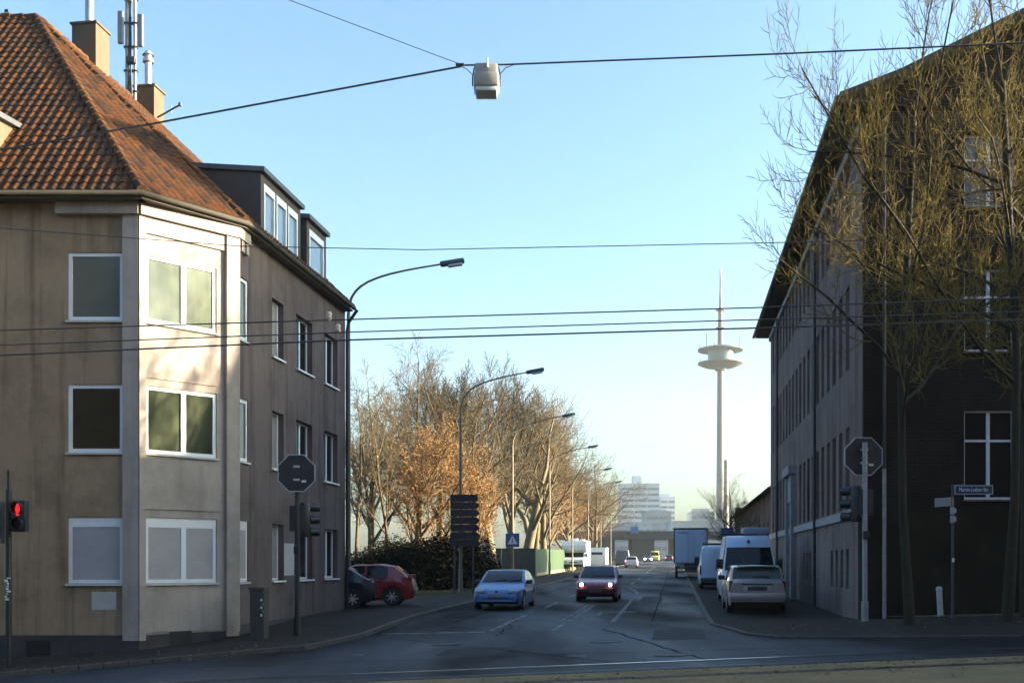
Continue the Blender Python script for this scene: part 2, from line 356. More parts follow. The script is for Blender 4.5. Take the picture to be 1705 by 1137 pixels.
p = vY(-2.35, 33.5)                                                 # turn arrow on the lane
ax = Vector((p[0], p[1], 0)) 
for tri in ([(-.08, 0), (.08, 0), (.08, 1.8), (-.08, 1.8)], [(-.08, 1.6), (.75, 1.9), (.75, 2.15), (-.08, 1.95)], [(.7, 1.5), (1.25, 2.05), (.7, 2.6)]):
    vs = [gz(ax + SN * a + SD * b, .008) for a, b in tri]; mb.add(vs, [tuple(range(len(vs)))])
struct(mb.build('road_markings', m_mark))
m_patch = mat('asphalt_patch', (.011, .014, .020), .75, .4, 2, .4, 60, spec=.18); m_iron = mat('cast_iron_cover', (.03, .028, .026), .6, .3, 20, .6, 40, metal=.4); m_tar = mat('tar_seam', (.005, .005, .006), .95, .2, 4, spec=.02)
mb = MB()
def rect(c, w_, h_, z=.004):
    k = max(1, int(h_ / .5)); c = Vector((c[0], c[1], 0))
    for i in range(k):
        a, b = -h_ / 2 + h_ * i / k, -h_ / 2 + h_ * (i + 1) / k
        mb.quad(*[gz(c + SN * x_ + SD * y_, z) for x_, y_ in ((-w_ / 2, a), (w_ / 2, a), (w_ / 2, b), (-w_ / 2, b))])
for px, py, w_, h_ in ((1130, 1055, 1.1, 3.4), (790, 1084, 1.3, 1.6), (1085, 998, .9, 7)): rect(pix(px, py), w_, h_)
struct(mb.build('road_patches', m_patch))
mb = MB()
def seam(P, w_=.05):
    for p, q in zip(P[:-1], P[1:]):
        p = Vector((*p, 0)); q = Vector((*q, 0)); d = q - p; nn_ = Vector((-d.y, d.x, 0)).normalized() * w_ / 2; k = max(1, int(d.length / .5))
        for i in range(k): a = p + d * i / k; b = p + d * (i + 1) / k; mb.quad(gz(a - nn_, .0055), gz(b - nn_, .0055), gz(b + nn_, .0055), gz(a + nn_, .0055))
rs_ = random.Random(4)
for x0, y0, x1, y1 in ((300, 1112, 900, 1090), (900, 1090, 1500, 1072), (640, 1062, 1010, 1100), (1000, 1045, 1180, 1100), (830, 1060, 860, 1030)):
    P_ = []
    for i in range(13):
        t = i / 12; P_.append(pix(x0 + (x1 - x0) * t + rs_.uniform(-6, 6), y0 + (y1 - y0) * t + rs_.uniform(-1.2, 1.2)))
    seam(P_, .035)
for v in (-.6, -6.1): seam([vY(v + rs_.uniform(-.03, .03), 30 + 5 * i) for i in range(20)], .04)
struct(mb.build('tar_seams', m_tar))
for px, py, lb in ((1010, 1068, 'round cast iron manhole cover in the middle of the junction'), (745, 1072, 'round cast iron manhole cover near the left stop line'), (1120, 1090, 'round cast iron manhole cover close to the tram rails')):
    p = pix(px, py); o = thing('manhole_cover', lb, 'manhole cover', gz(p), 0, 'manhole covers in the road'); o.rotation_euler = (0, -math.atan(.035), 0)
    mb = MB(); mb.lathe([(.34, .004), (.34, .012), (.30, .013), (.29, .008), (.05, .008), (.04, .012)], n=24); mb.build('lid', m_iron, o)
# tram rails (metre gauge, two tracks)
def rail(Y, label, m_r, hw=.035):
    mb = MB(); k = 90
    for i in range(k):
        x0, x1 = -45 + i, -44 + i
        mb.quad(gz((x0, Y - hw), .012), gz((x1, Y - hw), .012), gz((x1, Y + hw), .012), gz((x0, Y + hw), .012))
    o = tag(mb.build('tram_rail', m_r), label, 'rail', 'tram rails in the cross road')
    mb = MB()
    for i in range(k):
        x0, x1 = -45 + i, -44 + i
        mb.quad(gz((x0, Y - .14), .006), gz((x1, Y - .14), .006), gz((x1, Y - .045), .006), gz((x0, Y - .045), .006))
        mb.quad(gz((x0, Y + .045), .006), gz((x1, Y + .045), .006), gz((x1, Y + .09), .006), gz((x0, Y + .09), .006))
    mb.build('groove', m_black, o)
rail(17.4, 'bright steel tram rail crossing the asphalt, farthest from the viewer', m_steel)
rail(16.4, 'thin tram rail at the edge between asphalt and brown track bed', mat('rail_dull', (.16, .16, .16), .5, .3, 3, metal=.8), .02)
rail(15.3, 'tram rail lying in brown leafy track bed, nearest at the bottom edge', mat('rail_rusty', (.035, .03, .026), .7, .3, 5))

# ================================================================== left corner house
C1 = Vector((-8.62, 25.0, 0)); C2 = Vector((-6.85, 26.8, 0)); C3 = C2 + SD * 9.0
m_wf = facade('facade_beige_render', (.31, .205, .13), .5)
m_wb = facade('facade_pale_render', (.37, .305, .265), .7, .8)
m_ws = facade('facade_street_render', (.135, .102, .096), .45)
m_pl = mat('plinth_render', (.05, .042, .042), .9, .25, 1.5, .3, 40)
m_reveal = mat('window_curtain', (.24, .22, .21), .6, .12, 4)
house = thing('corner_house', 'beige corner apartment house with a red tiled hip roof and angled bay corner', 'house', (-12, 30, 0))
FF = Face((-24, 25), (1, 0), (0, -1)); fx = lambda x: x + 24
FB = Face(C1[:2], (C2 - C1)[:2], (1, -1)); bl = (C2 - C1).length; FB.n = Vector((FB.r.y, -FB.r.x, 0))
FS = Face(C2[:2], SD[:2], SN[:2])
ROWS = [(1.22, 2.76), (4.25, 5.82), (7.3, 8.87)]
fh = [(fx(-10.27), fx(-8.99), z0, z1) for z0, z1 in ROWS] + [(fx(-14.6), fx(-13.3), z0, z1) for z0, z1 in ROWS]
bh = [(.15, 2.0, z0, z1) for z0, z1 in ROWS]
sh = [(.02, .80, z0, z1) for z0, z1 in ROWS]
SW = [(2.45, 3.32), (4.33, 5.73), (6.86, 8.19)]
sh2 = [(a, b, z0, z1) for a, b in SW for z0, z1 in ROWS]
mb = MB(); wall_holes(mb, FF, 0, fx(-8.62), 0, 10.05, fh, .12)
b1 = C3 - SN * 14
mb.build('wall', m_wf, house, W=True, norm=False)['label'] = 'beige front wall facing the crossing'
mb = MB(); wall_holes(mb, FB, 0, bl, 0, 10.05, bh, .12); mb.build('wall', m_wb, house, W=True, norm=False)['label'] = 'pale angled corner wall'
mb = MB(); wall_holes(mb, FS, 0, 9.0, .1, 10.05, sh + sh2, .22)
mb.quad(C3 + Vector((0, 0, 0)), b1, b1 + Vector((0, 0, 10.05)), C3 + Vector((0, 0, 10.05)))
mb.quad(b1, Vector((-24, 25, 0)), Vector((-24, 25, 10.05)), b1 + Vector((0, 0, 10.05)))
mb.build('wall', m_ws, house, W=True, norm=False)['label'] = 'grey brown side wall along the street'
mb = MB()                                                           # dark room boxes behind the glass are not needed: panes are opaque
FF.box(mb, 0, fx(-8.60), -1.6, .03, -.3, .035); FB.box(mb, -.02, bl + .02, -1.6, .03, -.3, .035); FS.box(mb, 0, 9.0, -1.2, .16, -.3, .03)
mb.build('plinth', m_pl, house, W=True)
for f, a, z in ((FF, fx(-11.2), -.42), (FB, .75, -.26)):
    mb = MB(); f.box(mb, a, a + .55, z, z + .34, .03, .05)
    for i in range(6): f.box(mb, a + .03, a + .52, z + .03 + .05 * i, z + .05 + .05 * i, .052, .06)
    mb.build('cellar_vent', m_dark, house, W=True)
mb = MB(); FF.box(mb, fx(-8.985), fx(-8.62) , -.1, 9.72, .0, .07); FB.box(mb, -.029, .13, -.1, 9.72, .0, .07)
mb.build('pilaster', m_wb, house, W=True)
mb = MB(); FB.box(mb, 2.22, bl + .03, -.1, 9.72, .0, .11); FS.box(mb, -.045, .015, .0, 9.72, .0, .11); mb.build('pilaster', m_wb, house, W=True)
mb = MB()
FB.box(mb, .14, 2.215, 9.35, 9.72, 0, .06); FB.box(mb, -.03, bl + .05, 9.725, 9.98, 0, .16); FF.box(mb, fx(-10.5), fx(-8.6), 9.725, 9.98, 0, .16)
FS.box(mb, -.06, .6, 9.725, 9.98, 0, .16)
for i in range(2): FS.box(mb, .12 + .28 * i, .3 + .28 * i, 9.45, 9.72, .0, .12)
mb.build('cornice', m_wb, house, W=True)
mb = MB(); 
for z0, z1 in ((6.0, 7.1), (2.95, 4.05), (.08, 1.02)):
    mb = MB(); FB.box(mb, .14, 2.0, z0, z1, 0, .03); mb.build('spandrel_panel', m_wb, house, W=True)
mb = MB(); FF.box(mb, fx(-9.72), fx(-9.15), .62, 1.03, 0, .004); mb.build('paint_patch', mat('pale_patch', (.45, .42, .39), .9, .08), house, W=True)
mb = MB(); FS.box(mb, 3.36, 4.15, 1.35, 2.25, 0, .004); mb.build('paint_patch', mat('pale_patch', (.45, .42, .39), .9, .08), house, W=True)
p_blind = mat('roller_blind_glass', (.11, .115, .095), .12, .12, 1.2, spec=.5); p_dark = mat('brown_room_glass', (.030, .024, .014), .06, .3, 1.5)
p_cur = mat('curtain_glass', (.085, .095, .065), .06, .3, 1.2, stretch=(2.5, 2.5, .5), spec=.5); p_cur2 = mat('curtain_glass_green', (.062, .070, .042), .06, .5, 1.3, stretch=(2.2, 2.2, .5))
m_shut = mat('roller_shutter_slats', (.37, .33, .33), .7, .10, 1.5)
m_sill = mat('stone_sill', (.5, .48, .45), .7, .1, 4)
for i, (z0, z1) in enumerate(ROWS):
    pm = (p_blind, p_dark, p_blind)[i]; bl_ = m_shut if i == 0 else None
    for a0, a1 in ((fx(-10.27), fx(-8.99)), (fx(-14.6), fx(-13.3))):
        window(house, FF, a0, a1, z0, z1, .03, m_white, pm, fw=.085, sill=m_sill, blind=bl_, head=.14 if i == 0 else 0, gap=.004)
    window(house, FB, .15, 2.0, z0, z1, .03, m_white, (p_blind, p_cur2, p_cur)[i], mull=(.53,), fw=.085, sill=m_sill, blind=bl_, head=.14 if i == 0 else 0, gap=.004)
    window(house, FS, .02, .80, z0, z1, .03, m_white, (p_blind, p_dark, p_cur2)[i], fw=.09, sill=m_sill, blind=bl_, head=.14 if i == 0 else 0, gap=.004)
    for k, (a0, a1) in enumerate(SW):
        window(house, FS, a0, a1, z0, z1, .16, m_white, m_reveal if k == 0 else m_glass, mull=(.5,) if k else (), fw=.06, sill=m_white, gap=.004, sillout=.07)
# roof
ZE = 10.12
E0 = Vector((-24, 24.6, ZE)); E1 = Vector((-8.42, 24.6, ZE)); E2 = C2 + SN * .26 + Vector((0, 0, ZE)); E3 = C3 + SN * .26 + SD * .02 + Vector((0, 0, ZE))
AP = at(62, 33, 31.0); RL = Vector((-24, AP.y, AP.z)); RE = AP + SD * ((E3 - AP).dot(SD))
tiles = [mat('roof_tile_%s' % n_, c_, .75, .35, 9, .2, 60, spec=.2) for n_, c_ in
         (('red', (.078, .028, .008)), ('brown', (.052, .023, .010)), ('dark', (.034, .017, .010)), ('orange', (.09, .037, .011)))]
m_under = mat('roof_underlay', (.05, .03, .022), .8, .2)
rnd = random.Random(5)
def inpoly(x, y, P):
    c = False; j = len(P) - 1
    for i in range(len(P)):
        if (P[i][1] > y) != (P[j][1] > y) and x < (P[j][0] - P[i][0]) * (y - P[i][1]) / (P[j][1] - P[i][1]) + P[i][0]: c = not c
        j = i
    return c
def tiled(mb, P, tw=.22, th=.315):
    P = [Vector(p) for p in P]; sx = (P[1] - P[0]).normalized(); nn = sx.cross(P[-1] - P[0]).normalized(); ty = nn.cross(sx)
    if nn.z < 0: nn = -nn
    Q = [((p - P[0]).dot(sx), (p - P[0]).dot(ty)) for p in P]
    s0, s1 = min(q[0] for q in Q), max(q[0] for q in Q); t1 = max(q[1] for q in Q)
    prof = [(0, .0), (.22, .012), (.45, .045), (.68, .05), (.88, .03), (1.0, .0)]
    for j in range(int(t1 / th) + 1):
        for i in range(int((s1 - s0) / tw) + 1):
            s = s0 + i * tw; t = j * th
            if not inpoly(s + tw / 2, t + th * .45, Q): continue
            mi = rnd.choice((0, 0, 0, 1, 1, 2)); up = .035 + rnd.uniform(-.006, .008); vs = []
            for row, (tt, h) in enumerate(((t - .03, 0), (t - .03, up), (t + th, .012))):
                for a, b in prof: vs.append(P[0] + sx * (s + a * tw) + ty * tt + nn * (h + (b if row else b - .01) + .03))
            mb.add(vs, [(r * 6 + k, r * 6 + k + 1, r * 6 + k + 7, r * 6 + k + 6) for r in (0, 1) for k in range(5)], mi)
mb = MB()
for P in ([E0, E1, AP, RL], [E1, E2, AP], [E2, E3, RE, AP]): tiled(mb, P)
roof = mb.build('roof', tiles, house, smooth=50, W=True, norm=False)
mb = MB(); back = [RE - SN * 8 - Vector((0, 0, 6)), RL + Vector((0, 8, -6))]
for P in ([E0, E1, AP, RL], [E1, E2, AP], [E2, E3, RE, AP], [RL, AP, RE, back[0], back[1]]): mb.add(P, [tuple(range(len(P)))])
mb.add([E3, RE, back[0]], [(0, 1, 2)]); mb.build('roof_deck', m_under, roof, W=True, norm=False)
mb = MB(); m_eave = mat('eaves_board', (.07, .055, .04), .8, .2, 3)
for a, b in ((E0, E1), (E1, E2), (E2, E3)):
    d = (b - a).normalized(); n_ = Vector((d.y, -d.x, 0)); mb.obox(a - n_ * .55 + Vector((0, 0, -.13)), b - a, n_ * .55, (0, 0, .05)); 
mb.build('eaves_soffit', m_eave, roof, W=True)
mb = MB()
off = Vector((0, 0, -.03)); o_ = [E0 + Vector((0, -.06, 0)), E1 + Vector((.03, -.06, 0)), E2 + SN * .06 - SD * .02, E3 + SN * .06]
mb.tube([p + off for p in o_], .065, 8); mb.build('gutter', mat('old_copper_gutter', (.035, .03, .02), .8, .2, 4), roof, smooth=60, W=True)
def caps(mb, a, b, r=.12, step=.36):
    L = (b - a).length; k = int(L / step); d = (b - a).normalized()
    for i in range(k):
        p = a + d * (L * i / k); q = a + d * (L * (i + 1) / k + .03)
        mb.tube([p + Vector((0, 0, .06)), q + Vector((0, 0, .045))], [r * rnd.uniform(1., 1.1), r * .82], 8, mi=rnd.choice((0, 1, 3)))
mb = MB(); caps(mb, E1, AP); caps(mb, E2, AP); caps(mb, AP, RL); caps(mb, RE, AP); mb.build('ridge_tiles', tiles, roof, smooth=50, W=True)
# dormers on the street slope
m_dorm = mat('dormer_sheet', (.050, .034, .030), .7, .15, 3); m_bit = mat('dormer_roof_felt', (.06, .065, .075), .6, .2, 3)
tanS = (AP.z - ZE) / ((E2 - AP).dot(SN))
def dormer(Y0, Y1, z1, nwin, rise):
    u0 = (Y0 - C2.y) / .9889; u1 = (Y1 - C2.y) / .9889
    f = Face((C2 - SN * .15)[:2], SD[:2], SN[:2]); z0 = ZE + .32
    dep = (z1 + rise - z0) / tanS + .5
    mb = MB()
    ho = []; ww = (u1 - u0 - .35) / nwin
    for i in range(nwin): ho.append((u0 + .22 + ww * i, u0 + .10 + ww * (i + 1), z0 + .12, z1 - .22))
    wall_holes(mb, f, u0, u1, z0, z1, ho, .1)
    for u in (u0, u1):
        mb.add([f.p(u, z0 - .1), f.p(u, z1), f.p(u, z1 + rise, -dep), f.p(u, z0 - .1, -dep)], [(0, 1, 2, 3)])
    d = mb.build('dormer', m_dorm, roof, W=True, norm=False)
    for h in ho: 
        mb = MB()
        window_sub(d, f, *h)
    mb = MB(); a = f.p(u0 - .06, z1 + .01, .12); b = f.p(u1 + .06, z1 + .01, .12); c = f.p(u1 + .12, z1 + rise + .05, -dep - .3); e = f.p(u0 - .12, z1 + rise + .05, -dep - .3)
    mb.prism([a, b, c, e], (0, 0, .13)); mb.build('dormer_roof', m_bit, d, W=True)
m_dglass = mat('dormer_glass', (.17, .23, .31), .04, .2, 1, spec=.8)  # sky reflection painted into the pane colour
def window_sub(d, f, a0, a1, z0, z1):
    mb = MB(); fw = .075
    for q in ((a0, a0 + fw, z0, z1), (a1 - fw, a1, z0, z1), (a0 + fw, a1 - fw, z0, z0 + fw), (a0 + fw, a1 - fw, z1 - fw - .12, z1)): f.box(mb, *q, -.08, .012)
    mb.build('window_frame', m_white, d, W=True)
    mb = MB(); f.box(mb, a0 + .03, a1 - .03, z0 + .03, z1 - .03, -.07, -.04); mb.build('pane', m_dglass, d, W=True)
dormer(28.8, 31.85, 12.1, 3, .25); dormer(32.4, 34.2, 12.0, 1, .2)
mb = MB(); FF2 = Face((-14.2, 25.6), (1, 0), (0, -1))                # dormer cut by the left edge of the frame
mb.prism([Vector((-15.6, 25.2, ZE + .55)), Vector((-15.6, 25.2, 12.15)), Vector((-15.6, 27.4, 12.5)), Vector((-15.6, 27.4, ZE + 2.7))], (3.4, 0, 0)); d = mb.build('dormer', mat('dormer_zinc', (.08, .068, .04), .7, .2, 3), roof, W=True)
mb = MB(); mb.prism([Vector((-15.8, 24.95, 12.12)), Vector((-15.8, 27.9, 12.55)), Vector((-15.8, 27.9, 12.68)), Vector((-15.8, 24.95, 12.25))], (3.75, 0, 0)); mb.build('dormer_roof', m_bit, d, W=True)
m_chim = mat('chimney_cladding', (.085, .055, .032), .85, .15, 2, .2, 30)
def chimney(c, s, zb, zt, flue):
    mb = MB(); mb.box((c[0], c[1], (zb + zt) / 2), (s, s, zt - zb), RZD); mb.box((c[0], c[1], zt + .03), (s + .1, s + .1, .06), RZD)
    ch = mb.build('chimney', m_chim, roof, W=True)
    mb = MB(); x, y = c[0] + .0, c[1] - .1; h, r = flue
    mb.lathe([(r, zt), (r, zt + h), (r * 1.6, zt + h + .02), (r * 1.6, zt + h + .12), (r * 1.1, zt + h + .14), (r * 1.1, zt + h + .24), (r * 1.7, zt + h + .26), (r * .6, zt + h + .42)], (x, y, 0), 14)
    mb.build('flue_pipe', m_zinc, ch, smooth=40, W=True)
chimney((-13.25, 34.0), .80, 15.5, 18.45, (1.05, .13)); chimney((-12.35, 36.8), .72, 14.5, 17.75, (.9, .115))
mb = MB(); p0 = at(85, 205, 28.2); mb.lathe([(.06, 0), (.06, .45), (.09, .46), (.09, .6)], p0 - Vector((0, 0, .15)), 10); mb.build('vent_pipe', m_zinc, roof, W=True)
mb = MB(); e = C3 + SN * .09 + SD * -.06
mb.tube([e + SN * .35 + Vector((0, 0, ZE - .1)), e + SN * .05 + Vector((0, 0, ZE - .5)), e + Vector((0, 0, ZE - .8)), e + Vector((0, 0, .2))], .055, 8)
mb.build('downpipe', m_dark, house, smooth=60, W=True)
# phone mast on the roof
mx, my = at(218, 0, 36.3)[:2]; mast = thing('antenna_mast', 'slim mobile phone mast of twin steel tubes rising between the two chimneys', 'mast', (mx, my, 15.6))
mb = MB(); 
for dx in (-.14, .14): mb.tube([(dx, 0, 0), (dx, 0, 8)], .055, 8)
mb.build('pole', m_galv, mast, smooth=60)
mb = MB()
for z in (1.0, 1.9, 2.6, 3.4, 4.2, 5.):
    mb = MB(); mb.box((0, 0, z), (.46, .12, .06)); mb.build('clamp', m_dark, mast)
for z in (.9, 1.3, 2.9):
    mb = MB(); mb.rbox((.05, -.12, z), (.3, .2, .22), .03); mb.build('junction_box', m_dark, mast)
mb = MB()
for k in range(7): mb.tube([(.05 * math.sin(k * 2), -.08 + .02 * (k % 3), 0), (.1 * math.sin(k), -.1, 1.5), (.08 * math.sin(k * 3), -.08, 3), (.05 * math.cos(k), -.08, 5)], .018, 5)
mb.build('cable', m_black, mast)
for dx, z in ((-.3, 4.0), (.36, 3.9), (0, 5.4)):
    mb = MB(); mb.rbox((dx, -.12, z), (.2, .12, 1.1), .04); mb.build('antenna_panel', mat('antenna_grey', (.14, .15, .17), .5, .1), mast)
mb = MB(); mb.lathe([(.05, -.06), (.2, -.04), (.22, .1), (.05, .12)], (.2, -.1, 5.3), 16, 'Y'); mb.build('dish', m_whitep, mast, smooth=40)
mast2 = thing('roof_aerial', 'short horizontal television aerial bracket sticking out beside the smaller chimney', 'aerial', at(262, 196, 36.3))
mb = MB(); mb.tube([(0, 0, 0), (.85, -.2, .36)], .03, 6); mb.lathe([(.06, 0), (.06, .1)], (.82, -.2, .30), 8); mb.tube([(.5, -.1, .1), (.5, -.1, .38)], .015, 5); mb.build('bracket', m_dark, mast2)
mast3 = thing('roof_aerial', 'small dark weathervane like aerial on the ridge at the left picture edge', 'aerial', at(8, 36, 31.0))
mb = MB(); mb.tube([(0, 0, -.05), (0, 0, .3)], .02, 6); mb.box((0, 0, .22), (.22, .03, .03)); mb.box((.05, 0, .3), (.1, .03, .08)); mb.build('bracket', m_dark, mast3)

# ================================================================== right gabled building
D1 = Vector((9.4, 29.0, 0)); FG = Face((9.4, 29.0), (1, 0), (0, -1)); FR_ = Face(D1[:2], SD[:2], (-SN)[:2])
school = thing('gabled_building', 'tall dark brick building with a broad gable and long window lined street side', 'building', (14, 40, 0))
m_brick = brick('dark_brick', (.020, .013, .009), (.013, .009, .007), (.030, .026, .022))  # very dark brick tones with slightly paler mortar
m_rend = facade('school_render', (.165, .115, .10), .45)
m_rend2 = facade('school_plinth_render', (.19, .145, .13), .5)
m_gpl = mat('gable_plinth', (.022, .018, .011), .95, .4, .9, .4, 20, spec=.1)
LEN = 28.0; R3 = [(3.27, 5.63), (7.3, 9.7), (11.35, 13.3)]
wa = [2.15 + 1.33 * i for i in range(19)]
WW = .72
holes = []
for a in wa:
    for k, (z0, z1) in enumerate(R3):
        if k == 0 and 15.6 < a + WW and a < 18.9: continue
        holes.append((a, a + WW, z0, z1))
base = [(a, a + .5, .95, 2.1) for a in [2.3, 3.35, 4.4, 5.45, 10., 11., 12., 13., 20.5, 21.5, 22.5, 23.5]]
mb = MB(); wall_holes(mb, FR_, 0, LEN, 2.95, 13.9, holes, .24)
q = D1 + SD * LEN
mb.quad(q, q + SN * 14, q + SN * 14 + Vector((0, 0, 14)), q + Vector((0, 0, 14)))
mb.build('wall', m_rend, school, W=True, norm=False)['label'] = 'rendered street side wall with rows of narrow windows'
mb = MB(); wall_holes(mb, FR_, 0, LEN, -.3, 2.95, base, .24); mb.build('plinth', m_rend2, school, W=True, norm=False)
mb = MB(); FR_.box(mb, -.03, LEN, 2.95, 3.2, 0, .09); FR_.box(mb, -.03, LEN, 13.3, 13.55, 0, .1); mb.build('string_course', mat('string_course', (.26, .25, .25), .85, .15), school, W=True)
gw = []
for x0 in (12.13, 15.6, 19.1, 22.6):
    for z0, z1 in ((3.4, 5.8), (7.37, 9.6), (11.24, 13.2)): gw.append((x0 - 9.4, x0 + 1.38 - 9.4, z0, z1))
mb = MB(); wall_holes(mb, FG, 0, 21, 3.1, 13.9, gw, .2)
gv = [(8.6, 13.88), (10.2, 14.5), (13.45, 16.1), (19.9, 19.4), (26.35, 16.1), (29.6, 14.5), (31.2, 13.88)]
mb.add([FG.p(x - 9.4, z - .05) for x, z in gv], [tuple(range(len(gv)))])
mb.build('wall', m_brick, school, W=True, norm=False)['label'] = 'dark brick gable wall'
mb = MB(); FG.box(mb, -.02, 21, -.3, 3.1, -.3, .05); mb.build('plinth', m_gpl, school, W=True)
mb = MB(); FG.box(mb, 0, .55, 3.11, 13.7, 0, .10); mb.build('corner_lesene', m_brick, school, W=True)
m_oldw = mat('old_white_window', (.46, .47, .5), .6, .15, 5)
m_jamb = mat('window_dark', (.012, .012, .014), .08, .2, 2)
for h in holes: window(school, FR_, *h, .14, m_oldw, m_jamb, trans=(.68,), fw=.05, gap=.004)
for h in base: window(school, FR_, *h, .16, m_dark, m_jamb, fw=.04, gap=.004)
for h in gw: window(school, FG, *h, .12, mat('gable_window_white', (.62, .62, .65), .6, .12, 5), mat('gable_pane', (.008, .009, .009), .25, .2, 2, spec=.15) if h[2] < 11 else mat('gable_top_pane', (.09, .09, .11), .15, .2, 2), mull=(.5,), trans=(.66,), fw=.06, gap=.004, sill=m_rend)
mb = MB(); FR_.box(mb, 16.0, 16.35, -.2, 5.4, 0, .22); FR_.box(mb, 18.1, 18.45, -.2, 5.4, 0, .22); FR_.box(mb, 15.9, 18.55, 5.4, 5.75, 0, .32); FR_.box(mb, 16.35, 18.1, 4.3, 5.398, .02, .14)
po = mb.build('portal', mat('portal_stone', (.22, .21, .21), .85, .15, 3, .2), school, W=True)
mb = MB(); FR_.box(mb, 16.36, 18.09, -.2, 4.29, .015, .06); mb.build('door', mat('portal_door', (.03, .026, .022), .5, .2), po, W=True)
for a in (9.1, 23.2):
    mb = MB(); mb.tube([FR_.p(a, z, .12) for z in (.05, 3, 8, 13.4)], .06, 8); mb.build('downpipe', m_dark, school, smooth=60, W=True)
mb = MB(); mb.tube([FG.p(.52, z, .19) for z in (.1, 3, 4.2)], .055, 8); mb.build('downpipe', m_galv, school, smooth=60, W=True)['label'] = 'pale lower half of the gable downpipe'
mb = MB(); mb.tube([FG.p(.52, z, .19) for z in (4.2, 8, 13.6)], .05, 8); mb.build('downpipe', m_dark, school, smooth=60, W=True)
mb = MB(); m_slate = mat('dark_roof_slate', (.035, .030, .026), .85, .25, 6, .3, 40)
o = Vector((0, 28.35, 0)); L = SD * 30.2
for (x0, z0), (x1, z1) in zip(gv[:-1], gv[1:]):
    mb.prism([Vector((x0, 28.35, z0)), Vector((x1, 28.35, z1)), Vector((x1, 28.35, z1 + .16)), Vector((x0, 28.35, z0 + .16))], L)
rf = mb.build('roof', m_slate, school, W=True)
mb = MB(); mb.prism([Vector((8.62, 28.4, 13.78)), Vector((9.7, 28.4, 13.78)), Vector((9.7, 28.4, 13.87)), Vector((8.62, 28.4, 13.87))], SD * 30.1); mb.build('eaves_soffit', mat('dark_soffit', (.032, .027, .025), .85, .2), rf, W=True)
mb = MB(); mb.tube([Vector((8.52, 28.3, 13.86)), Vector((8.52, 28.3, 13.86)) + SD * 30.3], .08, 8); mb.build('gutter', m_dark, rf, smooth=60, W=True)
# unseen houses right of the crossing, added and shaped for the shade they cast
nb = thing('unseen_terrace_house', 'unseen flat roofed house added to shade the crossing from the right', 'house', (37, 18, .6))
mb = MB(); mb.box((37, 18.7, 6.1), (10, 17.8, 14.0)); mb.build('wall', m_ws, nb, W=True)
mb = MB(); mb.box((37, 18.7, 13.16), (10.3, 18.0, .12)); mb.build('roof', m_slate, nb, W=True)
nb = thing('unseen_mansard_house', 'unseen house with a steep mansard roof, added to slant the shadow edge', 'house', (37, 34, .8))
mb = MB(); mb.box((37, 33.9, 6.1), (10, 12.4, 14.0)); mb.build('wall', m_ws, nb, W=True)
mb = MB(); mb.prism([Vector((31.9, y, z)) for y, z in ((27.65, 13.11), (29.5, 19), (34, 20.2), (38.5, 19), (40.2, 13.11))], (10.2, 0, 0)); mb.build('roof', m_slate, nb, W=True)
# unseen row houses behind the viewer, added to cut the sky light
for i in range(6):
    x0 = -66 + 22 * i; hh = (16.5, 17.5, 16, 18, 17, 16.5)[i]
    rh = thing('unseen_row_house', ('unseen row house behind the viewer, %s across the tram road' % ('farthest left', 'second from the left', 'left of the middle', 'right of the middle', 'second from the right', 'farthest right')[i]), 'house', (x0 + 11, -10, 0), 0, 'row houses behind the viewer')
    f = Face((x0 + 22, -3.2), (-1, 0), (0, 1)); hw = [(2 + 4 * a, 3.3 + 4 * a, 1.5 + 3.2 * b, 3.1 + 3.2 * b) for a in range(5) for b in range(4)]
    mb = MB(); wall_holes(mb, f, 0, 21.9, -1, hh - 2.5, hw, .15); f.box(mb, 0, 21.9, -1, hh - 2.5, -10, -.4); mb.build('wall', m_ws, rh, W=True, norm=False)
    for h in hw: window(rh, f, *h, .08, m_white, m_glass, mull=(.5,), gap=.004)
    mb = MB(); mb.prism([f.p(0, hh - 2.5, .4), f.p(0, hh + 2, -5), f.p(0, hh - 2.5, -10.4)], (-21.9, 0, 0)); mb.build('roof', m_slate, rh, W=True)
# low brick building farther down the street
low = thing('low_building', 'low brown brick building beyond the tall gabled building', 'building', (14.5, 80, .5))
mb = MB(); u0 = Vector((*vY(5.6, 59.5), 0)); f = Face(u0[:2], SD[:2], (-SN)[:2])
hs = [(2 + 3.1 * i, 3.5 + 3.1 * i, 2.2, 4.2) for i in range(13)]
wall_holes(mb, f, 0, 42, -.2, 5.9, hs, .2); mb.quad(f.p(0, 0), f.p(0, 0, -10), f.p(0, 5.9, -10), f.p(0, 5.9)); mb.quad(f.p(42, 0), f.p(42, 0, -10), f.p(42, 6.9, -10), f.p(42, 6.9))
mb.build('wall', brick('brown_brick', (.16, .085, .05), (.12, .065, .04), (.16, .14, .12)), low, W=True, norm=False)
for h in hs: window(low, f, *h, .1, m_oldw, m_jamb, mull=(.5,), trans=(.6,), fw=.06, gap=.004)
mb = MB(); mb.prism([f.p(-.4, 5.9, .5), f.p(-.4, 8.2, -5), f.p(-.4, 5.9, -10.5)], SD * 43); mb.build('roof', m_slate, low, W=True)

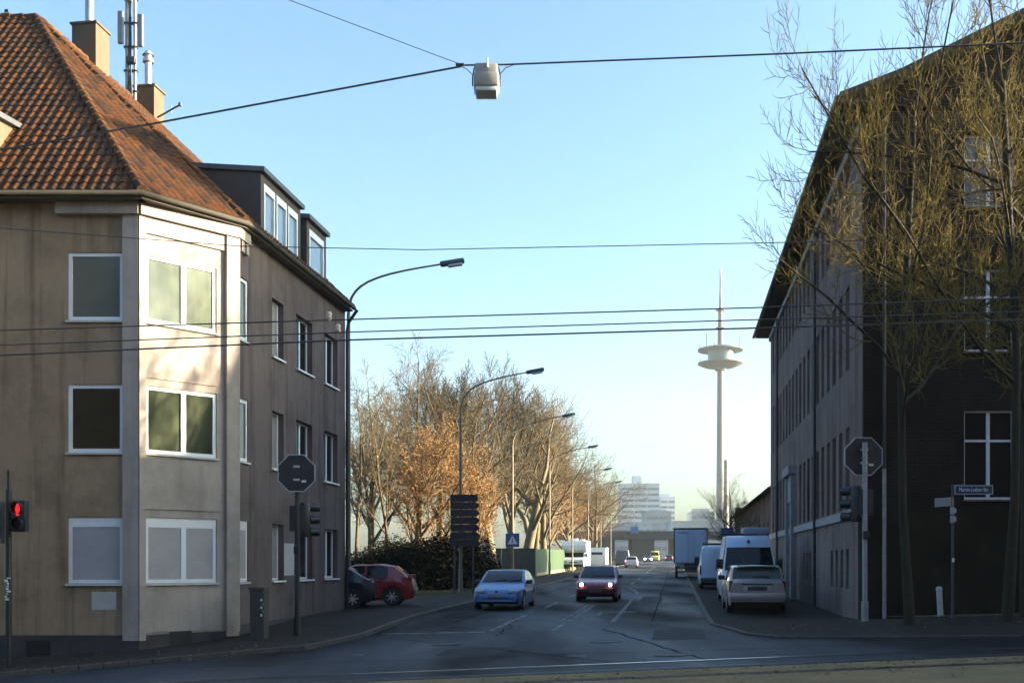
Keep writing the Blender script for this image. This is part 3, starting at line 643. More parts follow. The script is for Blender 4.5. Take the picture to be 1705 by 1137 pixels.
# ================================================================== trees
def trunc(v): return v.normalized() if v.length > 1e-6 else Vector((0, 0, 1))
def grow(T, C, rng, p, d, L, r, lvl, sp, tips):
    k = sp['seg'][lvl]; pts = [p.copy()]; q = p.copy(); dd = d.copy(); ds = [dd.copy()]
    for i in range(k):
        j = sp['wob'][lvl]
        dd = trunc(dd + Vector((rng.uniform(-j, j), rng.uniform(-j, j), rng.uniform(-j, j) + sp['up'][lvl])))
        if sp.get('lim') and q.y + dd.y * L / k > sp['lim']: dd.y = -abs(dd.y) * .4; dd.normalize()
        q = q + dd * (L / k); pts.append(q.copy()); ds.append(dd.copy())
    r1 = r * sp['tap'][lvl]; rad = [r + (r1 - r) * i / k for i in range(k + 1)]
    if lvl == 0: rad[0] *= 1.35
    (T if lvl <= sp['tl'] else C).tube(pts, rad, sp['sides'][lvl], cap=False)
    if lvl + 1 >= len(sp['seg']):
        tips.append((pts[-1], dd)); return
    n = sp['n'][lvl]; ph = rng.uniform(0, 6.28)
    for c in range(n):
        t = sp['t0'][lvl] + (1 - sp['t0'][lvl]) * (c + rng.uniform(.2, .8)) / n if c < n - 1 else 1.
        f_ = t * k; i = min(int(f_), k - 1); pos = pts[i].lerp(pts[i + 1], f_ - i); ax = ds[min(i + 1, k)]
        a = R(sp['ang'][lvl]) * rng.uniform(.65, 1.25) if c < n - 1 else R(rng.uniform(5, 22))
        ph += 2.4 + rng.uniform(-.5, .5)
        o = ax.orthogonal().normalized(); o = Quaternion(ax, ph) @ o
        nd = trunc(ax * math.cos(a) + o * math.sin(a))
        grow(T, C, rng, pos, nd, L * sp['len'][lvl] * rng.uniform(.7, 1.2) * (1.15 - .45 * t), max(sp['rmin'], (r + (r1 - r) * t) * sp['rr'][lvl]), lvl + 1, sp, tips)
SP = dict(seg=(4, 4, 4, 3, 2), wob=(.08, .16, .2, .25, .3), up=(.03, .12, .08, .05, .03), tap=(.62, .35, .35, .4, .5), sides=(9, 6, 4, 3, 3), n=(10, 9, 8, 7, 0), t0=(.28, .2, .15, .1, 0),
          ang=(48, 45, 42, 42, 0), len=(.72, .52, .52, .5, 0), rr=(.55, .5, .5, .55), rmin=.011, tl=1)
def tree_mesh(seed, H, r, sp, lean=(0, 0), leaves=0, lsz=.1):
    rng = random.Random(seed); T, C, tips = MB(), MB(), []
    grow(T, C, rng, Vector((0, 0, -.2)), Vector((lean[0], lean[1], 1)).normalized(), H, r, 0, sp, tips)
    Lm = MB()
    for i in range(leaves):
        p, d = rng.choice(tips); p = p - d * rng.uniform(0, .5) + Vector((rng.gauss(0, .12), rng.gauss(0, .12), rng.gauss(0, .12)))
        a = Vector((rng.gauss(0, 1), rng.gauss(0, 1), rng.gauss(0, 1))).normalized() * lsz; b = a.orthogonal().normalized() * lsz * .7
        Lm.quad(p - a, p + b, p + a, p - b)
    return T, C, Lm
m_bark = mat('bark_grey_brown', (.105, .075, .036), .9, .35, 5, .5, 30); m_barkp = mat('bark_pale_plane', (.20, .145, .08), .85, .3, 2.5, .3, 20, c2=(.09, .066, .04))
m_twig = mat('twig_brown', (.074, .049, .020), .9, .25, 2); m_twigo = mat('twig_orange', (.24, .13, .045), .9, .3, 2)
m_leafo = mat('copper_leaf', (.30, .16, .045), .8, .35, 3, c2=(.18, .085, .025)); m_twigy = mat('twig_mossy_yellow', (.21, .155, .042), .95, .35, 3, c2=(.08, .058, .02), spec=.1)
TREES = {}; HT = {}; WT = {}
def plant(kind, name, label, loc, rz, s, group, cat='tree', sz=None):
    proto = TREES[kind]
    r = thing(name, label, cat, loc, rz, group); r.scale = (s, s, sz or s)
    for nm, me in proto:
        o = bpy.data.objects.new(nm, me); col.objects.link(o); o.parent = r; FR[o] = FR[r]
    return r
def reg(kind, T, C, Lm, mt, mc, ml=None):
    out = []
    for nm, b, m in (('trunk', T, mt), ('crown', C, mc), ('leaves', Lm, ml)):
        if not b.f: continue
        me = bpy.data.meshes.new(nm); me.from_pydata(b.v, [], b.f); me.materials.append(m); me.shade_smooth(); out.append((nm, me))
    TREES[kind] = out; HT[kind] = max(v[2] for b in (T, C) for v in b.v); WT[kind] = max(abs(v[0]) for v in C.v)
reg('a', *tree_mesh(11, 8.0, .24, SP), m_bark, m_twig)
reg('b', *tree_mesh(23, 7.5, .22, dict(SP, ang=(38, 40, 40, 42, 0), up=(.02, .2, .1, .05, .03))), m_bark, m_twig)
reg('c', *tree_mesh(37, 6.0, .22, dict(SP, n=(10, 8, 7, 5, 0), t0=(.12, .15, .1, .1, 0), ang=(40, 42, 42, 42, 0), up=(.02, .18, .1, .05, .03), rmin=.012), leaves=8000, lsz=.055), m_bark, m_twigo, m_leafo)
reg('d', *tree_mesh(41, 5.5, .34, dict(SP, n=(6, 7, 7, 6, 0), t0=(.35, .25, .15, .1, 0), ang=(52, 42, 42, 42, 0), len=(1.05, .55, .52, .5, 0), wob=(.1, .22, .22, .25, .3), rr=(.62, .5, .5, .55), up=(.02, .06, .07, .05, .03)), lean=(.15, 0)), m_barkp, m_twig)
reg('s', *tree_mesh(53, 9, .11, dict(SP, n=(9, 6, 5, 3, 0), t0=(.35, .15, .1, .1, 0), ang=(30, 38, 42, 42, 0), len=(.33, .5, .5, .5, 0))), m_bark, m_twig)
G1 = 'bare trees left of the street'
def tr(kind, label, px, Y, top, rz, name='bare_tree', sz=None):     # top: photo row of the highest twig
    x = (px - CX) * Y / F; s = (at(px, top, Y).z - g(x, Y)) / (HT[kind] * (sz or 1)); return plant(kind, name, label, (x, Y, g(x, Y) - .08), rz, s, G1, sz=s * (sz or 1))
tr('a', 'tallest grey bare tree, its top rising above the tram wires', 700, 72, 542, .4)
tr('b', 'tall bare tree with upright limbs right beside the tallest one', 778, 75, 572, 1.3)
tr('a', 'grey bare tree standing closest to the corner house', 618, 68, 592, 2.5)
tr('b', 'bare tree just behind the second street lamp pole', 735, 92, 575, 3.4)
tr('c', 'broad tree glowing orange with copper leaves above the dark hedge', 690, 63, 668, .9, 'copper_tree')
tr('c', 'small orange leaved tree behind the brown direction boards', 795, 68, 745, 4.2, 'copper_tree')
tr('d', 'pale barked tree with a sunlit forked trunk leaning right behind the green hoarding', 872, 98, 640, .1)
tr('b', 'bare tree behind the third street lamp', 845, 100, 590, 5.)
tr('d', 'thick pale trunked tree with twin stems left of the green hoarding', 822, 88, 660, 2.6)
tr('a', 'bare spreading tree behind the green hoarding, left of the motorhome', 905, 116, 645, 1.9)
tr('b', 'bare tree rising left of the fourth street lamp head', 890, 125, 625, 4.4)
tr('a', 'bare tree farther back, over the motorhome', 945, 140, 690, .7)
tr('a', 'farthest grey bare tree, its twigs touching the white high rise', 992, 180, 745, 2.2)
tr('c', 'orange leaved tree beside the fourth street lamp', 905, 132, 720, 2.2, 'copper_tree')
tr('c', 'orange leaved tree above the white motorhome roof', 950, 165, 745, 3.9, 'copper_tree')
tr('c', 'farthest orange leaved tree at the end of the row before the bridge', 985, 195, 790, 5.2, 'copper_tree')
tr('s', 'leftmost of the slender saplings, hugging the corner house edge', 592, 60, 640, .2, 'slender_tree')
tr('s', 'slender sapling, second from the corner house', 622, 62, 625, 1.2, 'slender_tree')
tr('s', 'slender sapling standing just left of the broad orange tree', 652, 61, 660, 2.4, 'slender_tree')
tr('s', 'slender sapling leaning behind the red parked car', 640, 70, 640, 4.1, 'slender_tree')
x, Y = (1216 - CX) * 76 / F, 76; s_ = (at(1216, 774, Y).z - g(x, Y)) / HT['a']
plant('a', 'bare_tree', 'small bare tree in front of the television tower foot', (x, Y, g(x, Y)), 2.0, s_ * .85, None, sz=s_)
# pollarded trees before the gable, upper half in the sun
SPY = dict(seg=(4, 5, 5, 4, 2), wob=(.07, .18, .22, .22, .3), up=(.02, .03, .16, .20, .12), tap=(.7, .4, .4, .4, .5), sides=(10, 7, 5, 4, 3), n=(12, 8, 7, 5, 0), t0=(.36, .18, .12, .1, 0), ang=(56, 50, 46, 45, 0), len=(.52, .42, .50, .5, 0),
           rr=(.42, .42, .5, .6), rmin=.008, tl=1, lim=3.4)
reg('y', *tree_mesh(8, 10.5, .115, SPY), mat('bark_mossy_shaded', (.020, .016, .006), .9, .3, 4, .5, 25), m_twigy)  # trunk and limb colour darkened to carry the shade below the crown
reg('y2', *tree_mesh(19, 10, .125, dict(SPY, lim=3.2)), mat('bark_mossy_shaded', (.020, .016, .006), .9, .3, 4, .5, 25), m_twigy)
for k, px, Y, s, lb in (('y', 1516, 23.1, 1.0, 'mossy pollarded tree before the gable, its limbs reaching left over the street'), ('y', 1676, 22.9, 1.06, 'slim mossy tree between the other two mossy trees, before the gable window column'), ('y2', 1712, 24.6, 1.0, 'mossy bare tree before the gable at the right picture edge')):
    x = (px - CX) * Y / F; plant(k, 'mossy_tree', lb, (x, Y, g(x, Y)), {1516: .5, 1676: 3.4}.get(px, .3), 4.9 / WT[k] * s, 'mossy trees before the gable', sz=16.2 * s / HT[k])
# dark evergreen bushes
def bush_mesh(seed, n):
    rng = random.Random(seed); b = MB(); lob = [(Vector((rng.uniform(-1.3, 1.3), rng.uniform(-.6, .6), rng.uniform(.5, 1.5))), rng.uniform(.6, 1.0)) for _ in range(9)]
    for i in range(n):
        c, r = rng.choice(lob); d = Vector((rng.gauss(0, 1), rng.gauss(0, 1), rng.gauss(0, 1))).normalized(); p = c + d * r * rng.uniform(.45, 1.25)
        if p.z < 0: p.z = -p.z * .5
        a = Vector((rng.gauss(0, 1), rng.gauss(0, 1), rng.gauss(0, 1))).normalized() * .055; q = a.orthogonal().normalized() * .036
        b.quad(p - a, p + q, p + a, p - q)
    return b
m_bush = mat('evergreen_leaf', (.013, .011, .006), .95, .5, 2, spec=.03)
for k, sd in (('h1', 3), ('h2', 9)):
    b = bush_mesh(sd, 9000); me = bpy.data.meshes.new('foliage'); me.from_pydata(b.v, [], b.f); me.materials.append(m_bush); TREES[k] = [('foliage', me)]
for i, (px, Y, s, lb) in enumerate(((596, 58, 1.25, 'dark evergreen bush showing over the roof of the red parked car'), (650, 60, 1.45, 'dark evergreen bush between the red parked car and the lamp'), (705, 59, 1.6, 'tall dark evergreen bush left of the small striped post'),
                                    (758, 62, 1.55, 'dark evergreen bush behind the lower direction boards'), (805, 66, .95, 'low dark bush right of the direction boards'))):
    x = (px - CX) * Y / F; plant('h1' if i % 2 else 'h2', 'evergreen_bush', lb, (x, Y, g(x, Y) - .1), i * 1.1, s, 'dark evergreen bushes', 'bush', sz=s * .88)

# ================================================================== street lamps
m_lp = mat('lamp_pole_grey', (.15, .12, .08), .6, .2, 3); m_lh = mat('lamp_head_grey', (.07, .08, .09), .4, .15)
m_lens = mat('lamp_lens', (.55, .6, .62), .15, .1)
def lamp(Y, v, label, h=9.0, arm=3.1, rise=1.5):
    x = vY(v, Y)[0]; r = thing('street_lamp', label, 'street lamp', (x, Y, g(x, Y)), 0, 'curved arm lamps along the street')
    mb = MB(); mb.tube([(0, 0, 0), (0, 0, 1.2)], .10, 10); mb.tube([(0, 0, 1.2), (0, 0, h)], [.075, .06], 10); mb.build('pole', m_lp, r, smooth=60)
    P = []
    for i in range(11):
        t = i / 10; q = [Vector((0, 0, h)), Vector((.02, -.03, h + rise * .62)), Vector((.75, -.06, h + rise * .78)), Vector((arm, -.1, h + rise))]
        P.append(q[0] * (1 - t) ** 3 + q[1] * 3 * t * (1 - t) ** 2 + q[2] * 3 * t * t * (1 - t) + q[3] * t ** 3)
    d = Vector(P[-1]) - Vector(P[-2])
    mb = MB(); mb.tube(P, [.05 - .002 * i for i in range(11)], 8); mb.build('arm', m_lp, r, smooth=60)
    hd = MB(); e = Vector(P[-1]) + d.normalized() * .35; q = d.to_track_quat('X', 'Z')
    hd.rbox(e, (.85, .3, .16), .06, q); o = hd.build('lamp_head', m_lh, r, smooth=45)
    hd = MB(); hd.rbox(e + Vector((.1, 0, -.09)), (.5, .22, .08), .03, q); hd.build('lens', m_lens, o, smooth=45)
    return r
lamp(36.9, -11.0, 'curved street lamp arm rising behind the corner house', 10.1, 3.2, 1.65)
for Y, lb in ((50, 'street lamp with its pole behind the brown direction boards'), (66, 'street lamp carrying the blue crossing sign'), (85.6, 'street lamp in front of the green hoarding'),
              (104.7, 'street lamp directly behind the white motorhome front'), (124, 'street lamp rising over the motorhome rear'), (145, 'street lamp second from the far end of the row'), (168, 'farthest visible street lamp of the row')):
    lamp(Y, -9.78, lb, 8.4 if Y < 100 else 8.1, 3.1, 1.85)

# ================================================================== signs and signals
m_signb = mat('sign_back', (.032, .034, .035), .5, .2, 3, metal=.2); m_edge = mat('sign_edge', (.42, .43, .44), .4, .1, 3); m_blue = mat('sign_blue', (.02, .10, .30), .4, .1, 3)
def octa(r): return [(r * math.cos(R(22.5 + 45 * i)), r * math.sin(R(22.5 + 45 * i))) for i in range(8)]
def stop_post(px, Y, pole_m, label, zc, sz_side, front_pole, rzs):
    x = (px - CX) * Y / F; z0 = g(x, Y) + .06
    r = thing('signal_post', label, 'traffic light', (x, Y, z0), 0, 'signal posts with stop signs')
    mb = MB(); top = zc - z0 + (.32 if front_pole else -.05)
    mb.tube([(0, 0, -.1), (0, 0, .45)], .085, 10); mb.tube([(0, 0, .45), (0, 0, top)], .062, 10); mb.build('pole', pole_m, r, smooth=60)
    so = .10 if front_pole else -.10
    mb = MB(); P = [Vector((a, so, zc - z0 + b)) for a, b in octa(.475)]; mb.prism(P, (0, .02, 0)); s = mb.build('stop_sign', m_signb, r)
    mb = MB(); Q = octa(.49); I = octa(.468); vs = [Vector((a, so - .006, zc - z0 + b)) for a, b in Q] + [Vector((a, so - .006, zc - z0 + b)) for a, b in I] + [Vector((a, so + .03, zc - z0 + b)) for a, b in Q]
    mb.add(vs, [(i, (i + 1) % 8, 8 + (i + 1) % 8, 8 + i) for i in range(8)] + [(i, (i + 1) % 8, 16 + (i + 1) % 8, 16 + i) for i in range(8)]); mb.build('rim', m_edge, s)
    mb = MB(); mb.box((.18, so - .012, zc - z0 - .2), (.11, .01, .05)); mb.build('sticker', m_whitep, s)
    # signal head facing away from the viewer
    zs = zc - z0 - 1.12; sx = sz_side; q = Quaternion((0, 0, 1), rzs)
    mb = MB(); mb.rbox((sx * .17, .12, zs), (.26, .2, .86), .05, q); hd = mb.build('signal_head', m_dark, r, smooth=40)
    mb = MB(); d = q @ Vector((0, 1, 0))
    for k in range(3):
        c = Vector((sx * .17, .12, zs + .3 - .3 * k)) + d * .11; mb.tube([c, c + d * .24], [.108, .104], 14, cap=False); mb.tube([c + d * .01, c + d * .03], .1, 14)
    mb.build('hood', m_dark, hd, smooth=60)
    mb = MB(); mb.box((-sx * .02, -.02, zs + .02), (.34, .02, .62)); mb.build('backplate', m_signb, hd)
    mb = MB(); mb.rbox((0, -.07, zs - .75), (.14, .1, .2), .02); mb.build('junction_box', m_dark, r)
    for dz in (.16, -.16):
        mb = MB(); mb.rbox((0, so * .5, zc - z0 + dz), (.16, .12, .05), .01); mb.build('sign_bracket', m_edge, s)
    return r
stop_post(495, 26.4, m_signb, 'dark post with the back of a stop sign before the corner house side wall', at(496, 788, 26.4).z, 1, False, R(-60))
stop_post(1440, 25.6, m_galv, 'grey post with the back of a stop sign before the gabled building corner', at(1438, 759, 25.6).z, -1, True, R(55))
x, Y = (14.5 - CX) * 22.6 / F, 22.6; z0 = g(x, Y) + .08
ped = thing('pedestrian_signal', 'pedestrian signal showing a red standing man on a dark post with white stickers', 'traffic light', (x, Y, z0))
zz = lambda y: CZ + (HZ - y) * 22.6 / F - z0
mb = MB(); mb.tube([(0, 0, -.1), (0, 0, zz(815))], .06, 10); mb.tube([(0, 0, zz(815)), (0, 0, zz(783))], .035, 8); mb.build('pole', m_dark, ped, smooth=60)
mb = MB(); mb.rbox((.24, .0, zz(859)), (.31, .22, .66), .04); hd = mb.build('signal_head', m_dark, ped, smooth=40)
mb = MB()
for yy in (846, 872): mb.tube([(.24, -.08, zz(yy)), (.24, -.24, zz(yy))], [.125, .125], 16, cap=False)
mb.build('hood', m_dark, hd, smooth=60)
mb = MB(); zc = zz(848)
mb.lathe([(.0, 0), (.032, .0), (.032, .01), (0, .01)], (.24, -.125, zc + .085), 10, 'Y')
mb.box((.24, -.125, zc + .01), (.085, .01, .09)); mb.box((.225, -.125, zc - .08), (.026, .01, .1)); mb.box((.256, -.125, zc - .08), (.026, .01, .1))
mb.build('red_man', mat('red_signal_light', (.8, .02, .03), .5, .0, emit=(1, .012, .02, .30)), hd)
mb = MB(); mb.rbox((-.28, .02, zz(869)), (.3, .25, .88), .03); mb.build('control_box', mat('box_grey', (.10, .10, .10), .6, .15), ped)
rr = random.Random(2)
for k in range(9):
    mb = MB(); mb.box((rr.uniform(-.03, .03), -.064, zz(962) - .055 * k), (rr.uniform(.03, .08), .008, rr.uniform(.02, .06))); mb.build('sticker', m_whitep, ped)
# street name sign
x, Y = (1586 - CX) * 24.6 / F, 24.6; z0 = g(x, Y) + .04; zz = lambda y: CZ + (HZ - y) * 24.6 / F - z0
sn = thing('street_name_sign', 'blue street name sign with white lettering on a thin grey post', 'sign', (x, Y, z0))
mb = MB(); mb.tube([(0, 0, -.1), (0, 0, zz(806))], .032, 8); mb.build('post', mat('dull_post', (.06, .055, .055), .6, .2), sn, smooth=60)
mb = MB(); mb.box((.46, -.05, zz(815.5)), (.87, .025, .215)); s = mb.build('name_plate', mat('plate_white', (.30, .31, .33), .5, .1), sn)
mb = MB(); mb.box((.46, -.063, zz(815.5)), (.82, .012, .165)); mb.build('blue_field', mat('plate_blue', (.012, .022, .07), .4, .1), s)
cu = bpy.data.curves.new('lettering', 'FONT'); cu.body = 'Martin-Luther-Str.'; cu.size = .125; cu.align_x = 'CENTER'; cu.align_y = 'CENTER'; cu.extrude = .002
to = bpy.data.objects.new('lettering', cu); me = bpy.data.meshes.new_from_object(to); me.name = 'lettering'; bpy.data.objects.remove(to); me.materials.append(mat('letter_white', (.62, .68, .8), .5, .05))
to = bpy.data.objects.new('lettering', me); col.objects.link(to); to.parent = s; to.rotation_euler = (R(90), 0, 0); to.location = (.46, -.072, zz(815.5)); to.scale = (.74, 1, 1)
mb = MB(); mb.obox((-.01, -.04, zz(842)), (-.22, .5, 0), (.02, .01, 0), (0, 0, .2)); mb.build('cross_plate', mat('plate_pale', (.22, .2, .2), .5, .1), sn)
for y in (850, 864):
    mb = MB(); mb.box((-.02, -.045, zz(y)), (.1, .02, .16)); pl = mb.build('number_plate', mat('plate_pale2', (.33, .32, .32), .5, .1), sn)
    mb = MB(); mb.box((.05, -.045, zz(y)), (.03, .02, .09)); mb.build('clip', m_edge, pl)
mb = MB(); mb.box((0, -.036, zz(932)), (.05, .01, .09)); mb.build('sticker', m_whitep, sn)
p = ((1566 - CX) * 26.9 / F, 26.9); bo = thing('bollard', 'short white bollard with a dark cap tilting before the gable', 'bollard', gz(p, .06)); bo.rotation_euler = (0, R(-3), 0)
mb = MB(); mb.tube([(0, 0, 0), (0, 0, .66)], .07, 10); mb.build('shaft', mat('bollard_white', (.42, .42, .42), .6, .2, 4), bo, smooth=60)
mb = MB(); mb.lathe([(.075, .66), (.08, .70), (.07, .74), (.025, .76)], n=10); mb.build('cap', m_edge, bo)
# grey pillar by the house
p = (at(432, 1060, 25.9)[0], 25.9); bx = thing('utility_pillar', 'grey concrete pillar box with scribbles beside the corner house', 'cabinet', gz(p, .05))
mb = MB(); mb.rbox((0, 0, .58), (.36, .36, 1.3), .03, Quaternion((0, 0, 1), RZD)); mb.build('body', mat('pillar_concrete', (.055, .05, .046), .85, .2, 4, .3), bx)
mb = MB(); mb.box((0, 0, 1.25), (.40, .40, .06), RZD); mb.build('lid', mat('pillar_lid', (.07, .065, .06), .8, .2), bx)
mb = MB()
for k in range(5): mb.box((.09 + .02 * (k % 2), -.19, .62 + .09 * k), (.05, .012, .05), RZD)
mb.build('scribble', m_whitep, bx)
# direction boards
x, Y = vY(-9.74, 49.4); x = (773 - CX) * 49.4 / F; ds = thing('direction_sign', 'stack of brown direction boards with arrow tips seen from behind', 'sign', (x, 49.4, g(x, 49.4)))
m_bd = mat('board_back_brown', (.030, .020, .020), .6, .15, 3); zz = lambda y: CZ + (HZ - y) * 49.4 / F - g(x, 49.4)
mb = MB()
for dx in (-.45, .40):
    mb = MB(); mb.tube([(dx, .06, 0), (dx, .06, zz(826))], .045, 8); mb.build('post', m_bd, ds)
for k in range(7):
    yt = 823 + 12.4 * k; a, b = zz(yt), zz(yt + 12); mb = MB()
    mb.prism([Vector((-.63, 0, b)), Vector((.55, 0, b)), Vector((.72, 0, (a + b) / 2)), Vector((.55, 0, a)), Vector((-.63, 0, a))] if k not in (0,) else [Vector((-.63, 0, b)), Vector((.62, 0, b)), Vector((.62, 0, a)), Vector((-.63, 0, a))], (0, .03, 0)); mb.build('board', m_bd, ds)
# blue crossing sign on the third lamp
x, Y = vY(-9.78, 66); cs = thing('crossing_sign', 'blue square pedestrian crossing sign with a white triangle', 'sign', (x, Y - .12, at(853, 899, 66).z))
mb = MB(); mb.rbox((0, 0, 0), (.84, .03, .84), .012); mb.build('panel', m_blue, cs)
mb = MB(); mb.prism([Vector((-.3, -.022, -.24)), Vector((.3, -.022, -.24)), Vector((0, -.022, .3))], (0, .006, 0)); t = mb.build('triangle', m_whitep, cs)
mb = MB(); mb.lathe([(0, 0), (.035, 0), (.035, .006), (0, .006)], (0, -.03, .1), 8, 'Y'); mb.tube([(0, -.028, .06), (-.01, -.028, -.06)], .03, 6); mb.tube([(-.01, -.028, -.06), (-.09, -.028, -.18)], .02, 6); mb.tube([(-.01, -.028, -.06), (.08, -.028, -.18)], .02, 6); mb.build('walking_figure', m_dark, t)
# blue square sign between the vans
x, Y = (1211 - CX) * 64 / F, 64; bs = thing('parking_sign', 'blue square sign on a post showing above the parked vans', 'sign', (x, Y, g(x, Y)))
zc = at(1211, 887, 64).z - g(x, Y)
mb = MB(); mb.tube([(0, .04, 0), (0, .04, zc + .2)], .03, 8); mb.build('post', m_galv, bs)
mb = MB(); mb.rbox((0, 0, zc), (.72, .03, .62), .012); mb.build('panel', mat('sign_dark_blue', (.012, .05, .16), .4, .1), bs)
# striped post and white topped barrier on the grass
p = pix(729, 968); bp = thing('striped_post', 'short red and white striped post with a white top plate on the grass', 'post', gz(p))
mb = MB(); s_ = p[1] / F
for k in range(6): mb.tube([(0, 0, k * 4.2 * s_), (0, 0, (k + 1) * 4.2 * s_)], .045, 8, mi=k % 2)
mb.build('shaft', [mat('stripe_red', (.25, .04, .03), .6), m_whitep], bp)
mb = MB(); mb.rbox((0, 0, 27 * s_), (20 * s_, .12, 3.5 * s_), .01); mb.build('top_plate', m_whitep, bp)
p = pix(731, 966); wp = thing('thin_post', 'thin dark post with a small white box on top before the hedge', 'post', gz(p))
mb = MB(); mb.tube([(0, 0, 0), (0, 0, 66 * p[1] / F)], .03, 6); mb.build('shaft', m_dark, wp)
mb = MB(); mb.rbox((0, -.05, 67 * p[1] / F), (.2, .12, .26), .02); mb.build('box', m_whitep, wp)
# green hoarding
m_gr = mat('hoarding_green', (.018, .046, .013), .7, .15, 1); m_gd = mat('hoarding_green_shaded', (.030, .04, .028), .7, .2, 1)  # front panels get a duller green that carries their shade
a = vY(-15.5, 92); b = vY(-11.7, 92); c = vY(-11.7, 130)
ho = thing('hoarding', 'green panel hoarding with a dark front and a sunlit side beside the motorhome', 'fence', gz(b))
f1 = Face(a, (b[0] - a[0], 0), (0, -1)); f2 = Face(b, SD[:2], SN[:2]); mb = MB(); W_ = b[0] - a[0]
for i in range(4): f1.box(mb, W_ * i / 4, W_ * (i + 1) / 4 - .02, g(*a) - .1, g(*a) + 2.3, -.05, 0)
mb.build('panel', m_gd, ho, W=True)['label'] = 'front panels in a shaded tone'
mb = MB()
for i in range(14): f2.box(mb, .05 + 2.7 * i, 2.72 + 2.7 * i, g(*b) + .2 + .028 * i, g(*b) + 2.25 + .028 * i, -.05, 0)
mb.build('panel', m_gr, ho, W=True)
mb = MB()
for i in range(14): f2.box(mb, .05 + 2.7 * i, 2.72 + 2.7 * i, g(*b) - .1 + .028 * i, g(*b) + .2 + .028 * i, -.04, .12)
mb.build('base_blocks', mat('hoarding_base', (.30, .24, .13), .85, .2, 2), ho, W=True)
mb = MB(); f2.box(mb, 9.6, 10.2, g(*b) + .1, g(*b) + 1.35, 0, .02); mb.build('hatch', m_dark, ho, W=True)

# ================================================================== overhead wires
m_wire = mat('wire_dark', (.035, .04, .05), .5, .1)
def wire(P, r, label, sag=0., ins=(), name='overhead_wire'):
    P = [Vector(p) for p in P]; mb = MB()
    pts = []
    for a, b in zip(P[:-1], P[1:]):
        for i in range(12):
            t = i / 12; q = a.lerp(b, t); q.z -= sag * 4 * t * (1 - t); pts.append(q)
    pts.append(P[-1]); r_ = thing(name, label, 'wire', P[0], 0, 'overhead wires')
    mb.tube(pts, r, 6); mb.build('strand', m_wire, r_, smooth=60, W=True)
    for q in ins:
        q = Vector(q); mb = MB(); mb.lathe([(.014, -.06), (.03, -.055), (.042, -.012), (.028, 0), (.042, .026), (.03, .06), (.014, .068)], q, 10); mb.build('insulator', mat('porcelain', (.55, .47, .44), .3, .1), r_, smooth=60, W=True)
wire([at(-200, 556, 15.4), at(580, 532, 15.4), at(1265, 512, 15.4), at(1800, 492, 15.4)], .010, 'top one of the three low tram wires crossing the street', ins=[at(548, 527, 15.4)])
wire([at(-200, 582, 16.6), at(580, 553, 16.6), at(1265, 532, 16.6), at(1800, 516, 16.6)], .010, 'middle one of the three low tram wires crossing the street', ins=[at(563, 547, 16.6)])
wire([at(-200, 600, 17.4), at(580, 566, 17.4), at(1265, 546, 17.4), at(1800, 529, 17.4)], .014, 'lowest and thickest of the three low tram wires', ins=[])
wire([at(-300, 355, 19), at(0, 380, 19), at(400, 410, 19), at(700, 416, 19), at(1300, 404, 19), at(1900, 388, 19)], .008, 'single thin wire above the three tram wires, level with the nearest lamp head')
LY = 20.
wire([at(-320, 305, LY), at(245, 208, LY), at(768, 111, LY)], .018, 'span wire from the corner house roof to the hanging lamp')
wire([at(768, 109, LY), at(840, 108, LY), at(1300, 90, LY), at(1590, 77, LY), at(2100, 52, LY)], .016, 'span wire from the hanging lamp to the right hand trees')
wire([at(768, 108, LY), at(480, 0, 19.5), at(100, -150, 19)], .007, 'thin wire running from the hanging lamp up out of the picture')
hl = thing('hanging_lamp', 'boxy street light hanging from the span wire over the crossing', 'street lamp', at(810, 108, LY)); k = LY / F
mb = MB(); mb.rbox((0, 0, -17 * k), (38 * k, .42, 26 * k), .05); mb.rbox((0, 0, -32 * k), (42 * k, .50, 24 * k), .05); mb.build('housing', mat('lamp_housing', (.30, .28, .25), .6, .12, 3), hl, smooth=40)
mb = MB(); mb.rbox((0, 0, -46 * k), (36 * k, .42, 10 * k), .03); mb.build('lens', m_lens, hl, smooth=40)
for dx in (-20, 20):
    mb = MB(); mb.tube([(dx * k, 0, -4 * k), (dx * k * 1.15, -.05, -22 * k), (dx * k * 1.15, -.05, -38 * k)], .012, 6); mb.build('side_bracket', m_dark, hl)
for dx in (-16, 12):
    mb = MB(); mb.rbox((dx * k, 0, -1 * k), (.07, .06, .05), .01); mb.tube([(dx * k, 0, -1 * k), (dx * k, 0, -8 * k)], .015, 6); mb.build('wire_clamp', m_dark, hl)
mb = MB(); mb.tube([(2 * k, -.2, 2 * k), (2 * k, -.24, -14 * k)], .018, 6); mb.build('hook', m_whitep, hl)
mb = MB(); mb.tube([(-46 * k, 0, 0), (-32 * k, -.02, -9 * k), (-22 * k, -.04, -20 * k)], .008, 5); mb.tube([(44 * k, 0, -1 * k), (32 * k, -.02, -6 * k), (22 * k, -.04, -18 * k)], .008, 5); mb.build('cable', m_dark, hl)
mb = MB(); mb.rbox((-44 * k, 0, 0), (.16, .05, .045), .012); mb.build('wire_joint', m_dark, hl)

